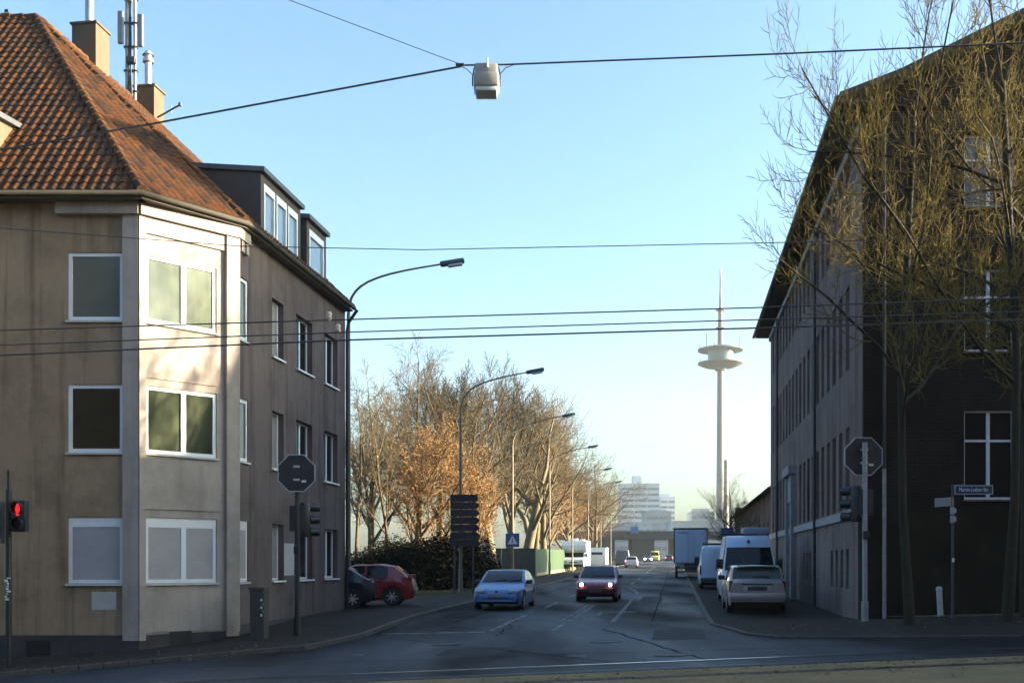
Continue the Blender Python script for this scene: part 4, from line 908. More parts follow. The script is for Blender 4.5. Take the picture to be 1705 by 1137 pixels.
# ================================================================== vehicles
def lerpl(L, s):
    if s <= L[0][0]: return L[0][1]
    for (a, x), (b, y) in zip(L[:-1], L[1:]):
        if s <= b: return x + (y - x) * (s - a) / (b - a)
    return L[-1][1]
def paint(name, c, metal=.0, rough=.3): return mat(name, c, rough, .06, 3, metal=metal, coat=.6, spec=.5)
m_rim = mat('alloy_rim', (.45, .45, .46), .35, .1, 5, metal=.7); m_head = mat('headlight_glass', (.32, .35, .38), .08, .2, 6); m_tail = mat('tail_red', (.22, .012, .014), .2, .2, 6); m_plate = mat('number_plate', (.34, .35, .37), .5, .15, 18)
def wheels(r, Rw, W, L, ss, rim=m_rim, n=7):
    for s in ss:
        for sd in (-1, 1):
            x = sd * (W / 2 - .11); y = L / 2 - s; mb = MB(); w_ = .1
            mb.lathe([(Rw * .62, -w_ * .9), (Rw * .93, -w_), (Rw, -w_ * .7), (Rw, w_ * .7), (Rw * .93, w_), (Rw * .62, w_ * .9)], (x, y, Rw), 22, 'X'); t = mb.build('wheel', m_black, r, smooth=40)
            mb = MB(); xo = x + sd * w_ * .75
            mb.tube([(xo - sd * .02, y, Rw), (xo, y, Rw)], [Rw * .63, Rw * .63], 20, mi=1); mb.tube([(xo, y, Rw), (xo + sd * .02, y, Rw)], [Rw * .16, Rw * .12], 10)
            for k in range(n):
                a = 2 * math.pi * k / n + .3; c, s2 = math.cos(a), math.sin(a); q = Quaternion((1, 0, 0), a); mb.rbox((xo + sd * .008, y + c * Rw * .36, Rw + s2 * Rw * .36), (.03, Rw * .5, Rw * .15), .008, q)
            mb.lathe([(Rw * .56, -.005), (Rw * .64, -.01), (Rw * .64, .02), (Rw * .56, .012)], (xo, y, Rw), 20, 'X')
            mb.build('rim', [rim, m_black], t, smooth=40)
def car(name, label, cat, loc, rz, P, rx=0., group=None):
    L, W, Rw = P['L'], P['W'], P['Rw']; r = thing(name, label, cat, loc, rz, group, rx)
    Ra = Rw + .055; ss = set([s for s, _ in P['top']] + [s for s, _ in P['half']])
    for gk in ('ws', 'rw'):
        if gk in P: ss |= set(P[gk])
    for a, b in P['side']: ss |= {a, b}
    for sw in P['wh']: ss |= {sw + Ra * t for t in (-1.02, -1, -.92, -.7, -.4, 0, .4, .7, .92, 1, 1.02)}
    S_ = []
    for s in sorted(ss):
        if 0 <= s <= L and (not S_ or s - S_[-1] > .012): S_.append(s)
    keep = {s for gk in ('ws', 'rw') if gk in P for s in P[gk]}
    zb0 = P.get('zb', .2)
    def sect(s):
        zt = lerpl(P['top'], s); w_ = lerpl(P['half'], s); zb = zb0 + (.12 if s < .15 or s > L - .15 else 0)
        for sw in P['wh']:
            if abs(s - sw) <= Ra: zb = max(zb, Rw + math.sqrt(Ra * Ra - (s - sw) ** 2))
        be = min(lerpl(P['belt'], s), zt - .05); be = max(be, zb + .03); wt = w_ * .95 - P.get('tum', .32) * max(0, zt - be - .05); pw = P.get('pil', .88)
        return [(w_ * .95, zb), (w_ * .995, zb + (be - zb) * .28), (w_, zb + (be - zb) * .62), (w_ * .955, be), (wt, max(be + .01, zt - .055)), (wt * pw, max(be + .02, zt - .012)), (0, zt)]
    G = [sect(s) for s in S_]; body, ws, rw, side = MB(), MB(), MB(), {}
    def inn(m_, iv): return iv[0] - .001 <= m_ <= iv[1] + .001
    for i in range(len(S_) - 1):
        m_ = (S_[i] + S_[i + 1]) / 2
        for sd in (1, -1):
            for k in range(6):
                q = [Vector((sd * G[j][kk][0], L / 2 - S_[j], G[j][kk][1])) for j, kk in ((i, k), (i + 1, k), (i + 1, k + 1), (i, k + 1))]
                if sd < 0: q = q[::-1]
                t = body
                if k == 5 and 'ws' in P and inn(m_, P['ws']): t = ws
                elif k == 5 and 'rw' in P and inn(m_, P['rw']): t = rw
                elif k == 3:
                    for ii, iv in enumerate(P['side']):
                        if inn(m_, iv): t = side.setdefault((ii, sd), MB())
                t.quad(*q)
    for i, fl in ((0, 1), (-1, 0)):
        pr = G[i]; y = L / 2 - S_[i]; vs = [Vector((x, y, z)) for x, z in pr] + [Vector((-x, y, z)) for x, z in pr[-2::-1]]
        body.add(vs, [tuple(range(len(vs)))[::1 if fl else -1]])
    def weld(o):
        bm = bmesh.new(); bm.from_mesh(o.data); bmesh.ops.remove_doubles(bm, verts=bm.verts, dist=.002); bm.to_mesh(o.data); bm.free(); o.data.shade_smooth(); o.data.set_sharp_from_angle(angle=R(38)); return o
    weld(body.build('body', P['paint'], r))
    if ws.f: weld(ws.build('windscreen', m_glass, r))
    if rw.f: weld(rw.build('rear_window', P.get('rwm', m_glass), r))
    for k, b in side.items(): weld(b.build('side_window', m_glass, r))
    mb = MB(); mb.box((0, 0, .34), (W * .86, L * .86, .28)); 
    for sw in P['wh']: mb.box((0, L / 2 - sw, .46), (W * .9, Ra * 1.9, .5))
    mb.build('underbody', m_black, r); wheels(r, Rw, W, L, P['wh'], P.get('rim', m_rim))
    for sd in (-1, 1):
        if 'mir' in P:
            s, z, sz = P['mir']; mb = MB(); mb.rbox((sd * (lerpl(P['half'], s) + .06), L / 2 - s, z), sz, .03); mb.build('wing_mirror', m_dark, r, smooth=40)
        for s in P.get('handles', ()):
            mb = MB(); mb.rbox((sd * (lerpl(P['half'], s) + .004), L / 2 - s, lerpl(P['belt'], s) - .12), (.03, .18, .035), .01); mb.build('door_handle', P.get('hm', m_dark), r)
    def front(nm, x, s, z, sz, m_, bev=.03, tilt=0., yaw=0., lab=None):
        mb = MB(); q = Quaternion((0, 0, 1), yaw) @ Quaternion((1, 0, 0), tilt); mb.rbox((x, L / 2 - s, z), sz, bev, q); o = mb.build(nm, m_, r, smooth=40)
        if lab: o['label'] = lab
        return o
    if 'ws' in P and P.get('wip', 1):
        for x in (-.05, -.52):
            mb = MB(); a_, b_ = P['ws'][0] + .02, P['ws'][0] + .12
            mb.tube([(x + .35, L / 2 - a_, lerpl(P['top'], a_) - .0), (x, L / 2 - b_, lerpl(P['top'], b_) + .01), (x - .12, L / 2 - b_ - .02, lerpl(P['top'], b_) + .02)], .012, 5); mb.build('wiper', m_black, r)
    for s in P.get('gaps', ()):
        for sd in (-1, 1):
            mb = MB(); w_ = lerpl(P['half'], s); mb.box((sd * (w_ * .995), L / 2 - s, .62), (.03, .012, .5)); mb.build('door_gap', m_black, r)
    r_ = (r, front); return r_
def gp(px, Y, dz=0.): x = (px - CX) * Y / F; return Vector((x, Y, g(x, Y) + dz))
def along(px, Y, L, dz=0., sgn=1):                                   # centre of a vehicle whose near end is seen at px, depth Y
    p = gp(px, Y); c = p + SD * L / 2; c.z = g(c.x, c.y) + dz; return c
SL = .0105
m_beam = mat('headlight_lit', (.9, .85, .7), .3, 0, emit=(1, .88, .72, 5))
# silver blue saloon coming towards us
Pb = dict(L=4.3, W=1.72, Rw=.30, wh=(.85, 3.4), zb=.18, top=[(0, .50), (.06, .60), (.2, .68), (.7, .80), (1.25, .90), (1.75, 1.18), (2.2, 1.335), (2.9, 1.34), (3.3, 1.24), (3.85, .98), (4.2, .95), (4.3, .85)],
          half=[(0, .62), (.1, .74), (.35, .82), (1, .855), (3.3, .86), (4, .82), (4.3, .72)], belt=[(0, .7), (1.2, .86), (3.9, .93)], ws=(1.28, 2.12), rw=(3.1, 3.8), side=[(1.75, 2.45), (2.53, 3.3)],
          paint=mat('silver_blue_paint', (.10, .21, .42), .32, .06, 3, metal=.3, coat=.15, spec=.3), mir=(1.5, .93, (.2, .12, .14)))
r, fr = car('silver_car', 'silver blue car driving towards the viewer without lights', 'car', along(826, 36.3, 4.3, 0), RZD + math.pi, Pb, -SL)
for sd in (-1, 1): fr('headlight', sd * .55, .14, .63, (.36, .2, .12), m_head, .05, -.5, sd * -.35); fr('fog_light', sd * .6, .07, .33, (.16, .08, .08), m_dark, .03)
fr('grille', 0, .04, .40, (1.0, .08, .10), m_dark, .03); fr('bumper_strip', 0, .02, .31, (1.35, .1, .05), Pb['paint'], .02); fr('number_plate', 0, .0, .515, (.52, .05, .12), m_plate, .01); fr('badge', 0, .06, .64, (.1, .06, .05), m_dark, .02)
# red hatchback with headlights on
Pr = dict(L=3.75, W=1.66, Rw=.28, wh=(.72, 3.15), zb=.2, top=[(0, .56), (.05, .70), (.2, .78), (.6, .86), (1.0, .93), (1.5, 1.22), (1.9, 1.40), (2.9, 1.42), (3.3, 1.36), (3.65, 1.0), (3.75, .8)],
          half=[(0, .70), (.08, .78), (.3, .82), (1, .83), (3.2, .83), (3.6, .78), (3.75, .74)], belt=[(0, .75), (1., .9), (3.6, .96)], ws=(1.02, 1.86), rw=(3.32, 3.62), side=[(1.55, 2.3), (2.38, 3.1)],
          paint=paint('red_paint', (.33, .02, .035), .1, .28), mir=(1.3, .98, (.2, .12, .14)))
r, fr = car('red_car', 'small red hatchback driving towards the viewer with both headlights on', 'car', along(992, 42.3, 3.75, 0), RZD + math.pi, Pr, -SL)
for sd in (-1, 1): fr('headlight', sd * .56, .07, .69, (.26, .14, .18), m_dark, .06); fr('headlight', sd * .56, .0, .69, (.12, .05, .12), m_beam, .05, lab='lit lamp')
fr('bumper', 0, .0, .45, (1.5, .12, .2), mat('dark_red_bumper', (.05, .012, .016), .5), .05); fr('grille', 0, .03, .60, (.7, .06, .06), m_dark, .02); fr('number_plate', 0, -.06, .42, (.5, .03, .11), mat('plate_shadow', (.08, .07, .08), .5), .01); fr('badge', 0, .03, .70, (.07, .06, .09), m_edge, .02); fr('interior_mirror', .18, 1.75, 1.22, (.22, .06, .1), m_plate, .02)
# red parked hatchback, side on, nose behind the house
Pp = dict(L=4.15, W=1.70, Rw=.31, wh=(.85, 3.4), zb=.2, top=[(0, .56), (.06, .68), (.3, .78), (.95, .94), (1.6, 1.27), (2.1, 1.44), (3.0, 1.46), (3.5, 1.39), (3.95, 1.02), (4.1, .92), (4.15, .6)],
          half=[(0, .68), (.1, .78), (.4, .84), (1, .85), (3.4, .85), (3.95, .80), (4.15, .74)], belt=[(0, .75), (1., .92), (3.9, 1.0)], ws=(1.0, 2.05), rw=(3.5, 3.92), side=[(1.55, 2.45), (2.53, 3.25)],
          paint=paint('parked_red_paint', (.27, .014, .022), .05, .25), handles=(2.2, 3.0), mir=(1.45, 1.0, (.2, .12, .14)))
xr = (692 - CX) * 38.3 / F; r, fr = car('red_hatchback', 'dark red hatchback parked beside the corner house, rear sticking out', 'car', (xr - 2.075, 38.3, g(xr - 2, 38.3) + .085), R(90), Pp)
for sd in (-1, 1): fr('tail_light', sd * .70, 4.02, .98, (.14, .14, .22), m_tail, .03)
fr('rear_bumper', 0, 4.08, .5, (1.5, .2, .26), mat('dark_bumper_red', (.05, .012, .014), .5), .06); fr('reflector', -.68, 4.13, .66, (.1, .06, .1), m_plate, .02)
# dark parked car before it
Pd = dict(Pp, L=3.9, top=[(0, .56), (.06, .66), (.3, .76), (.95, .92), (1.55, 1.22), (2.0, 1.38), (2.7, 1.40), (3.1, 1.33), (3.7, .98), (3.85, .9), (3.9, .6)], half=[(0, .66), (.1, .76), (.4, .82), (1, .83), (3.3, .83), (3.75, .78), (3.9, .72)], wh=(.8, 3.2), ws=(1.0, 1.95), rw=(3.05, 3.68), side=[(1.5, 2.3), (2.38, 3.0)], paint=paint('dark_blue_paint', (.012, .014, .022), .1, .3))
xr = (624 - CX) * 36.0 / F; r, fr = car('dark_car', 'black car parked in front of the red hatchback, half behind the house', 'car', (xr - 1.95, 36.6, g(xr - 2, 36.6) + .085), R(90), Pd)
for sd in (-1, 1): fr('tail_light', sd * .66, 3.76, .86, (.12, .14, .2), m_tail, .03)
# silver estate parked on the right, rear view
Ps = dict(L=4.45, W=1.83, Rw=.33, wh=(.88, 3.55), zb=.26, top=[(0, .62), (.06, .76), (.3, .88), (1.1, 1.0), (1.75, 1.34), (2.2, 1.50), (3.6, 1.52), (4.0, 1.47), (4.25, 1.10), (4.36, 1.02), (4.45, .98)],
          half=[(0, .72), (.1, .82), (.4, .9), (1, .915), (3.5, .915), (4.1, .885), (4.45, .83)], belt=[(0, .8), (1.1, .97), (4.2, 1.03)], ws=(1.15, 2.15), rw=(4.0, 4.26), side=[(1.65, 2.5), (2.58, 3.35), (3.45, 3.95)],
          paint=paint('silver_beige_paint', (.42, .38, .36), .3, .35), handles=(2.3, 3.2), mir=(1.55, 1.08, (.22, .12, .16)), rwm=mat('rear_glass', (.035, .05, .045), .06, .4, 2, spec=.6), pil=.93, tum=.25)
c = along(1261, 33.6, 4.45, 0.03)
r, fr = car('silver_estate', 'silver beige estate car parked on the right pavement, rear view', 'car', c, RZD, Ps, SL)
for sd in (-1, 1): fr('tail_light', sd * .80, 4.33, .86, (.13, .2, .36), m_tail, .04)
fr('rear_bumper', 0, 4.40, .54, (1.74, .24, .26), Ps['paint'], .08); fr('number_plate', 0, 4.462, .80, (.60, .03, .13), mat('plate_dim', (.06, .06, .065), .5, .3, 20), .01); fr('plate_recess', 0, 4.44, .80, (.86, .05, .22), mat('silver_light', (.50, .47, .45), .4), .02); fr('trim_bar', 0, 4.45, .925, (.95, .06, .05), m_dark, .02); fr('rear_wiper', .12, 4.24, 1.17, (.5, .03, .025), m_dark, .01, .9); fr('spoiler', 0, 4.05, 1.49, (1.2, .22, .04), Ps['paint'], .02)
# white high roof van facing us
m_vw = mat('van_white_paint', (.50, .60, .74), .3, .05, 2, coat=.4)
Pv = dict(L=5.6, W=2.03, Rw=.34, wh=(.95, 4.6), zb=.26, top=[(0, .72), (.05, .92), (.2, 1.06), (.85, 1.25), (1.25, 1.75), (1.55, 2.12), (1.75, 2.40), (2.1, 2.56), (5.4, 2.58), (5.6, 2.45)],
          half=[(0, .86), (.08, .95), (.3, 1.0), (1, 1.015), (5.4, 1.015), (5.6, .98)], belt=[(0, .9), (.8, 1.2), (2, 1.25), (5.6, 1.25)], ws=(.87, 1.56), side=[(1.3, 2.2)], paint=m_vw, mir=(1.15, 1.5, (.26, .14, .36)), tum=.14, pil=.94, handles=(2.0,))
Y = 38.9; c = along(1251, Y, 5.6, .03); r, fr = car('white_van', 'white high roof van facing the viewer right behind the silver estate car', 'van', c, RZD + math.pi, Pv, -SL, 'white vans parked on the right')
for sd in (-1, 1): fr('headlight', sd * .76, .12, .93, (.4, .22, .3), m_head, .07, -.3, sd * -.3)
fr('grille', 0, .02, .86, (.9, .08, .12), m_dark, .03); fr('bumper', 0, .0, .5, (1.9, .2, .34), m_dark, .08); fr('bonnet_slot', .15, .70, 1.235, (1.0, .06, .05), m_dark, .02); fr('badge', 0, .03, 1.02, (.14, .06, .12), m_edge, .03); fr('roof_light', .0, 1.62, 2.33, (.10, .1, .12), m_dark, .03)
o = fr('roof_box', -.35, 3.0, 2.74, (1.0, 1.5, .26), mat('roof_box_grey', (.26, .30, .36), .5), .06)
mb = MB(); mb.tube([(-.5, -.2, 2.85), (-.5, -.2, 3.25)], .015, 5); mb.tube([(-.15, -.2, 2.85), (-.15, -.2, 3.15)], .02, 5); mb.build('aerial', m_dark, r)
fr('roof_rail', .3, 3.6, 2.62, (1.4, 2.2, .06), m_dark, .02)
# white van seen from the rear
Pw = dict(Pv, L=5.2, W=1.98, top=[(0, .72), (.05, .9), (.2, 1.02), (.85, 1.2), (1.25, 1.65), (1.55, 2.0), (1.8, 2.2), (2.1, 2.26), (5.05, 2.27), (5.15, 2.2), (5.2, 2.05)], half=[(0, .84), (.08, .93), (.3, .98), (1, .99), (5.1, .99), (5.2, .96)], wh=(.95, 4.2))
Y = 56; c = along(1197, Y, 5.2, .03); r, fr = car('white_van', 'lower white van with its back doors towards the viewer, behind the high roof van', 'van', c, RZD, Pw, SL, 'white vans parked on the right')
for sd in (-1, 1): fr('back_door', sd * .455, 5.2, 1.33, (.9, .04, 1.55), m_vw, .02); fr('tail_light', sd * .93, 5.17, 1.0, (.1, .1, .5), m_tail, .02)
fr('rear_bumper', 0, 5.22, .5, (1.9, .22, .16), m_dark, .03); fr('step', 0, 5.22, .62, (1.8, .16, .05), m_plate, .01); fr('door_latch', -.15, 5.225, 1.05, (.1, .03, .08), m_dark, .01); fr('roof_rack', 0, 3.4, 2.36, (1.6, 2.8, .09), m_dark, .02)
# box lorry trailer, rear view
Y = 80; c = along(1150, Y, 8.5, 0); lo = thing('box_lorry', 'pale box lorry with closed back doors parked half on the road', 'lorry', c, RZD, None, SL)
m_box = mat('lorry_box_white', (.42, .51, .63), .5, .06, 1)
mb = MB(); mb.rbox((0, -1.0, 2.45), (2.48, 6.5, 2.6), .04); mb.build('cargo_box', m_box, lo)
for sd in (-1, 1):
    mb = MB(); mb.rbox((sd * .585, -4.27, 2.42), (1.14, .04, 2.42), .012); d = mb.build('back_door', mat('lorry_door', (.34, .46, .60), .45, .06, 1), lo)
    mb = MB(); mb.tube([(sd * .2, -4.31, 1.25), (sd * .2, -4.31, 3.6)], .018, 6); mb.build('lock_bar', m_galv, d)
    mb = MB(); mb.rbox((sd * .95, -4.27, .86), (.36, .06, .12), .01); mb.build('tail_light', m_tail, lo)
mb = MB(); mb.box((0, -4.275, 3.70), (2.5, .06, .1)); mb.box((-1.21, -4.275, 2.42), (.07, .06, 2.5)); mb.box((1.21, -4.275, 2.42), (.07, .06, 2.5)); mb.build('door_frame', m_dark, lo)
mb = MB(); mb.box((-.6, -4.295, 3.40), (.72, .008, .06)); mb.build('company_strip', m_dark, lo)
mb = MB(); mb.box((0, -1, 1.05), (1.0, 6.4, .18)); mb.rbox((0, -4.2, .52), (2.3, .1, .13), .02); mb.box((0, -4.1, .75), (.9, .08, .35)); mb.build('chassis', m_dark, lo)
mb = MB(); mb.rbox((0, 3.3, 1.75), (2.3, 1.7, 2.3), .12); mb.build('cab', m_box, lo)
wheels(lo, .45, 2.3, 8.5, (1.2, 6.6))
# motorhome
Y = 116; c = along(955, Y, 6.2, 0); mh = thing('motorhome', 'white motorhome with an overcab bunk parked beside the green hoarding', 'motorhome', c, RZD + math.pi, None, -SL)
m_mh = mat('motorhome_white', (.66, .68, .70), .4, .05, 1); Lh = 3.1
mb = MB(); sp_ = [(1.2, .35), (1.2, 1.62), (1.75, 1.75), (2.3, 2.05), (2.35, 2.4), (2.0, 2.82), (-3.1, 2.88), (-3.1, .4)]
mb.prism([Vector((-1.13, y, z)) for y, z in sp_], (2.26, 0, 0)); mb.build('living_box', m_mh, mh)
mb = MB(); cp = [(1.2, .35), (3.05, .4), (3.1, .85), (2.9, 1.08), (2.2, 1.25), (1.75, 1.74), (1.2, 1.61)]
mb.prism([Vector((-.97, y, z)) for y, z in cp], (1.94, 0, 0)); mb.build('cab', m_mh, mh)
mb = MB(); mb.prism([Vector((-.85, 2.17, 1.29)), Vector((-.85, 2.21, 1.29)), Vector((-.85, 1.82, 1.71)), Vector((-.85, 1.78, 1.71))], (1.7, 0, 0)); mb.build('windscreen', m_glass, mh)
for sd in (-1, 1):
    mb = MB(); mb.rbox((sd * .98, 1.75, 1.42), (.03, .55, .36), .01); mb.build('side_window', m_glass, mh)
    mb = MB(); mb.rbox((sd * 1.135, 1.6 - .9, 1.95), (.03, .8, .6), .01); mb.build('side_window', m_glass, mh)
    mb = MB(); mb.rbox((sd * 1.135, -1.4, 1.85), (.03, 1.1, .6), .01); mb.build('side_window', m_glass, mh)
    mb = MB(); mb.rbox((sd * .72, 3.05, .86), (.34, .1, .16), .03); mb.build('headlight', m_head, mh)
    mb = MB(); mb.rbox((sd * 1.12, 1.95, 1.45), (.2, .12, .3), .03); mb.build('wing_mirror', m_dark, mh)
mb = MB(); mb.rbox((0, 3.1, .48), (1.95, .2, .26), .05); mb.build('bumper', m_dark, mh)
mb = MB(); mb.rbox((0, 3.08, .8), (.8, .06, .1), .02); mb.build('grille', m_dark, mh)
mb = MB(); mb.rbox((.2, .6, 2.98), (.8, .8, .22), .05); mb.rbox((-.5, -1, 2.95), (.5, .5, .14), .04); mb.build('roof_hatch', m_whitep, mh)
wheels(mh, .33, 2.1, 6.2, (.95, 4.7)); mh.scale = (1.16, 1.1, 1.12)
cv = thing('caravan', 'white caravan parked right behind the motorhome, its end wall in the sun', 'caravan', along(994, 128, 5, 0), RZD, None, SL)
mb = MB(); mb.prism([Vector((-1.05, y, z)) for y, z in ((-2.4, .5), (-2.5, 1.6), (-2.2, 2.5), (2.2, 2.5), (2.5, 1.5), (2.3, .5))], (2.1, 0, 0)); mb.build('shell', mat('caravan_white', (.7, .7, .69), .4, .05, 1), cv)
for sd in (-1, 1):
    mb = MB(); mb.rbox((sd * 1.06, .4, 1.65), (.03, 1.2, .6), .01); mb.build('side_window', m_glass, cv)
mb = MB(); mb.rbox((0, -2.47, 1.75), (1.3, .04, .45), .01, Quaternion((1, 0, 0), .1)); mb.build('rear_window', m_glass, cv); wheels(cv, .31, 2.0, 5, (2.5,))
# far vehicles
Pf = dict(Pr, paint=paint('far_silver_paint', (.40, .41, .42), .2, .3))
r, fr = car('silver_hatchback', 'distant silver car driving away with a pink red tail light, beyond the motorhome', 'car', along(1051, 138, 3.75, 0), RZD, Pf, SL)
for sd in (-1, 1): fr('tail_light', sd * .72, 3.70, .85, (.2, .12, .2), mat('tail_lit', (.6, .05, .1), .4, 0, emit=(1, .2, .3, .9)), .03)
Pf2 = dict(Pr, paint=paint('far_blue_paint', (.10, .13, .18), .2, .3))
r, fr = car('blue_car', 'distant dark blue car with two white headlights before the bridge', 'car', along(1079, 205, 3.75, 0), RZD + math.pi, Pf2, 0)
for sd in (-1, 1): fr('headlight', sd * .58, .0, .69, (.3, .06, .24), m_beam, .05)
c = along(1036, 150, 5.2, 0); Pg = dict(Pw, paint=mat('grey_van_paint', (.10, .11, .12), .4))
r, fr = car('grey_van', 'dark grey van standing at the left kerb beyond the silver hatchback', 'van', c, RZD, Pg, SL)
for sd in (-1, 1): fr('tail_light', sd * .93, 5.17, 1.0, (.1, .1, .5), m_tail, .02)
c = along(1090, 232, 5.2, 0); Py = dict(Pw, paint=mat('yellow_van_paint', (.65, .48, .12), .4))
r, fr = car('yellow_van', 'distant yellow van under the bridge', 'van', c, RZD + math.pi, Py, 0)
for sd in (-1, 1): fr('headlight', sd * .74, .1, .9, (.3, .2, .24), m_head, .05)
r, fr = car('dark_hatchback', 'distant dark car with red tail lights on the right under the bridge', 'car', along(1114, 225, 3.75, 0), RZD, dict(Pr, paint=paint('far_dark_paint', (.02, .02, .024), .1, .3)), 0)
for sd in (-1, 1): fr('tail_light', sd * .72, 3.70, .85, (.25, .12, .22), mat('tail_lit', (.6, .05, .1), .4, 0, emit=(1, .2, .3, .9)), .03)

# ================================================================== bridge and skyline
Y = 262; k = Y / F; zz = lambda y: CZ + (HZ - y) * k; xx = lambda p: (p - CX) * k
br = thing('bridge', 'flat grey concrete bridge crossing the far end of the street', 'bridge', (xx(1075), Y, g(xx(1075), Y)))
m_con = mat('bridge_concrete', (.022, .032, .046), .8, .2, .4)
mb = MB(); mb.box((xx(1130), Y + 5, (zz(887) + zz(896)) / 2), (70, 10, zz(885.6) - zz(897))); mb.build('deck', m_con, br, W=True)
mb = MB(); mb.box((xx(1130), Y - .1, zz(885.5)), (70, .2, .5)); mb.build('parapet', m_con, br, W=True)
for p0, p1 in ((1053, 1090), (1122, 1127), (985, 1024), (1150, 1160)):
    mb = MB(); mb.box(((xx(p0) + xx(p1)) / 2, Y + 5, (zz(896) + 1.5) / 2), (xx(p1) - xx(p0), 9, zz(896) - 1.5)); mb.build('pier', mat('bridge_pier', (.026, .026, .032), .85, .2, .5), br, W=True)
sg = thing('bridge_sign', 'blue rectangular sign board standing on the bridge', 'sign', (xx(1056), Y - .5, zz(887)))
mb = MB(); mb.box((0, 0, .8), (13 * k, .1, 10 * k)); mb.build('panel', m_blue, sg)
mb = MB(); 
for dx in (-.6, .6):
    mb = MB(); mb.tube([(dx, .1, -.2), (dx, .1, 1.4)], .06, 6); mb.build('post', m_galv, sg)
m_off = [mat('office_white', (.46, .50, .56), .6, .06, .2), mat('office_grey', (.25, .28, .32), .7, .08, .2), mat('office_pale_blue', (.32, .36, .40), .6, .08, .2)]
m_ow = mat('office_window_band', (.16, .18, .21), .3, .2, .3)
def block(name, label, p0, p1, yt, yb, Y, m_, floors, depth=18, box=None, rz=0.):
    k = Y / F; x0, x1 = (p0 - CX) * k, (p1 - CX) * k; zt = CZ + (HZ - yt) * k; z0 = 2.5
    r = thing(name, label, 'building', ((x0 + x1) / 2, Y + depth / 2, z0), rz); wd = x1 - x0; H = zt - z0
    mb = MB(); mb.box((0, 0, H / 2), (wd, depth, H)); mb.box((0, 0, H + .25), (wd + .3, depth + .3, .5)); mb.build('wall', m_, r)
    fh_ = 3.3
    for i in range(floors):
        z = H - 1.0 - fh_ * (i + .5)
        if z < 1: break
        mb = MB(); n_ = max(2, int(wd / 6)); cw = wd / n_
        for j in range(n_): mb.box((-wd / 2 + cw * (j + .5), 0, z), (cw - .5, depth + .12, 1.5))
        mb.build('window_band', m_ow, r)
    if box:
        a, b, yt2 = box; h2 = CZ + (HZ - yt2) * k - zt
        mb = MB(); mb.box((((a + b) / 2 - CX) * k - (x0 + x1) / 2, 0, H + h2 / 2 + .5), ((b - a) * k, depth * .4, h2)); mb.build('roof_house', m_, r)
    return r
block('office_tower', 'white high rise office block with banded windows and a roof cabin', 1035, 1098, 806, 870, 620, m_off[0], 10, 20, (1056, 1069, 792))
block('office_block', 'narrower pale office block right behind the white high rise', 1100, 1124, 828, 870, 660, m_off[0], 8, 16, (1100, 1118, 822))
block('flat_building', 'low pale building with a flat roof standing below the high rise', 1076, 1118, 852, 880, 480, m_off[1], 4, 18, (1086, 1112, 849))
block('flat_building', 'long low grey building behind the bridge', 1018, 1130, 873, 890, 420, m_off[1], 3, 16)
block('flat_building', 'small white building just above the bridge deck', 1062, 1085, 872, 890, 380, m_off[2], 2, 12)
block('office_block', 'low stepped office block left of the television tower foot', 1152, 1190, 853, 890, 600, m_off[1], 6, 20, (1158, 1184, 847))
block('flat_building', 'long grey roofed building right of the far street end', 1118, 1215, 869, 890, 390, m_off[1], 3, 14)
# television tower
Y = 585; k = Y / F; zt = lambda y: CZ + (HZ - y) * k
tv = thing('television_tower', 'slender pale television tower with a double disc pod and mast', 'tower', ((1199.5 - CX) * k, Y, 3.0)); o = 3.0
m_tv = mat('tower_concrete', (.165, .16, .175), .8, .06, .15); m_tvg = mat('tower_glass', (.12, .18, .18), .2, .1, .3)
zl = lambda y: zt(y) - o
mb = MB(); mb.lathe([(7.6 * k, 0), (7.0 * k, zl(860)), (5.2 * k, zl(620)), (5.0 * k, zl(575)), (3.4 * k, zl(515))], n=20); mb.build('shaft', m_tv, tv, smooth=60)
mb = MB(); mb.lathe([(9 * k, zl(617)), (10 * k, zl(614)), (26 * k, zl(611)), (37.5 * k, zl(606)), (37.5 * k, zl(604)), (20 * k, zl(603))], n=32); mb.build('lower_deck', m_tv, tv, smooth=30)
mb = MB(); mb.lathe([(20.5 * k, zl(603)), (21.5 * k, zl(586))], n=32); mb.build('glazed_room', m_tvg, tv, smooth=60)
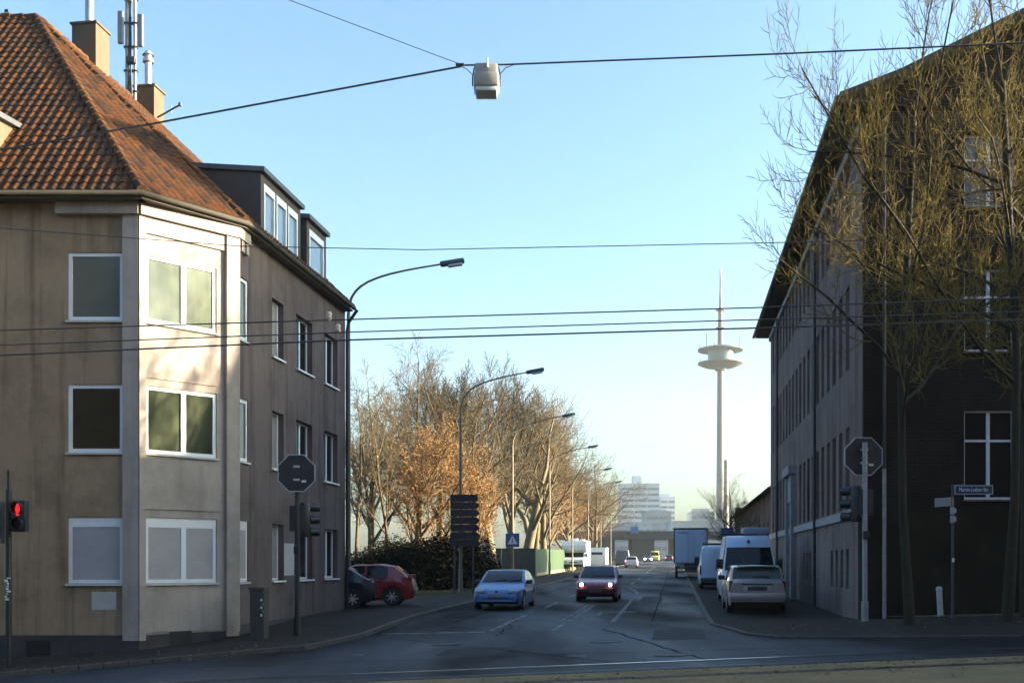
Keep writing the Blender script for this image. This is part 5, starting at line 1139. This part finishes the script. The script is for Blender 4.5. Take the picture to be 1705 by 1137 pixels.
mb = MB(); mb.lathe([(21 * k, zl(586)), (37.5 * k, zl(584)), (37.5 * k, zl(581.5)), (18 * k, zl(577)), (6 * k, zl(576))], n=32); mb.build('upper_deck', m_tv, tv, smooth=30)
mb = MB()
for y in (516, 545): mb.lathe([(2 * k, zl(y + 1.5)), (7.5 * k, zl(y + 1.2)), (7.5 * k, zl(y)), (2 * k, zl(y - .5))], n=16)
mb.build('collar', mat('tower_red', (.30, .10, .09), .6), tv)
m_mred = mat('mast_red', (.32, .10, .10), .6); segs = [(515, 494), (494, 482), (482, 462), (462, 447)]
mb = MB()
for i, (a, b) in enumerate(segs): mb.tube([(0, 0, zl(a)), (0, 0, zl(b))], [(2.2 - .35 * i) * k, (2.0 - .35 * i) * k], 10, mi=(i + 1) % 2)
mb.build('mast', [m_mred, m_tv], tv)
for dx, a, b in ((-23, 577, 556), (31.5, 580, 560), (-34, 581, 574), (-34, 604, 598), (-10, 577, 570)):
    mb = MB(); mb.tube([(dx * k, 0, zl(a)), (dx * k, 0, zl(b))], .7 * k, 6); mb.build('antenna', m_tv, tv)
Y = 330; k = Y / F
ch = thing('sunlit_strip_stack', 'slim pale stack standing in for a sunlit strip of the tower foot', 'chimney', ((1209 - CX) * k, Y, 3.0))  # stack added in place of a sunlit strip on the tower foot
mb = MB(); mb.lathe([(5 * k, 0), (3.6 * k, (HZ - 770) * k - 1.3), (4.2 * k, (HZ - 769) * k - 1.3), (4.2 * k, (HZ - 766) * k - 1.3)], n=14); mb.build('stack', mat('pale_strip_stack', (.50, .41, .36), .85, .2, .6), ch, smooth=60)

# ================================================================== haze
mb = MB(); mb.box((-20, 570, 88), (840, 1310, 190))
hz = mb.build('haze', None); hz['kind'] = 'stuff'; hz.data.materials.clear()
hm = bpy.data.materials.new('haze_air'); hm.use_nodes = True; nt = hm.node_tree; nt.nodes.clear()
vo = nt.nodes.new('ShaderNodeVolumePrincipled'); ou = nt.nodes.new('ShaderNodeOutputMaterial'); nt.links.new(vo.outputs[0], ou.inputs['Volume'])
vo.inputs['Color'].default_value = (.85, .9, .95, 1); vo.inputs['Density'].default_value = .00015
hz.data.materials.append(hm)
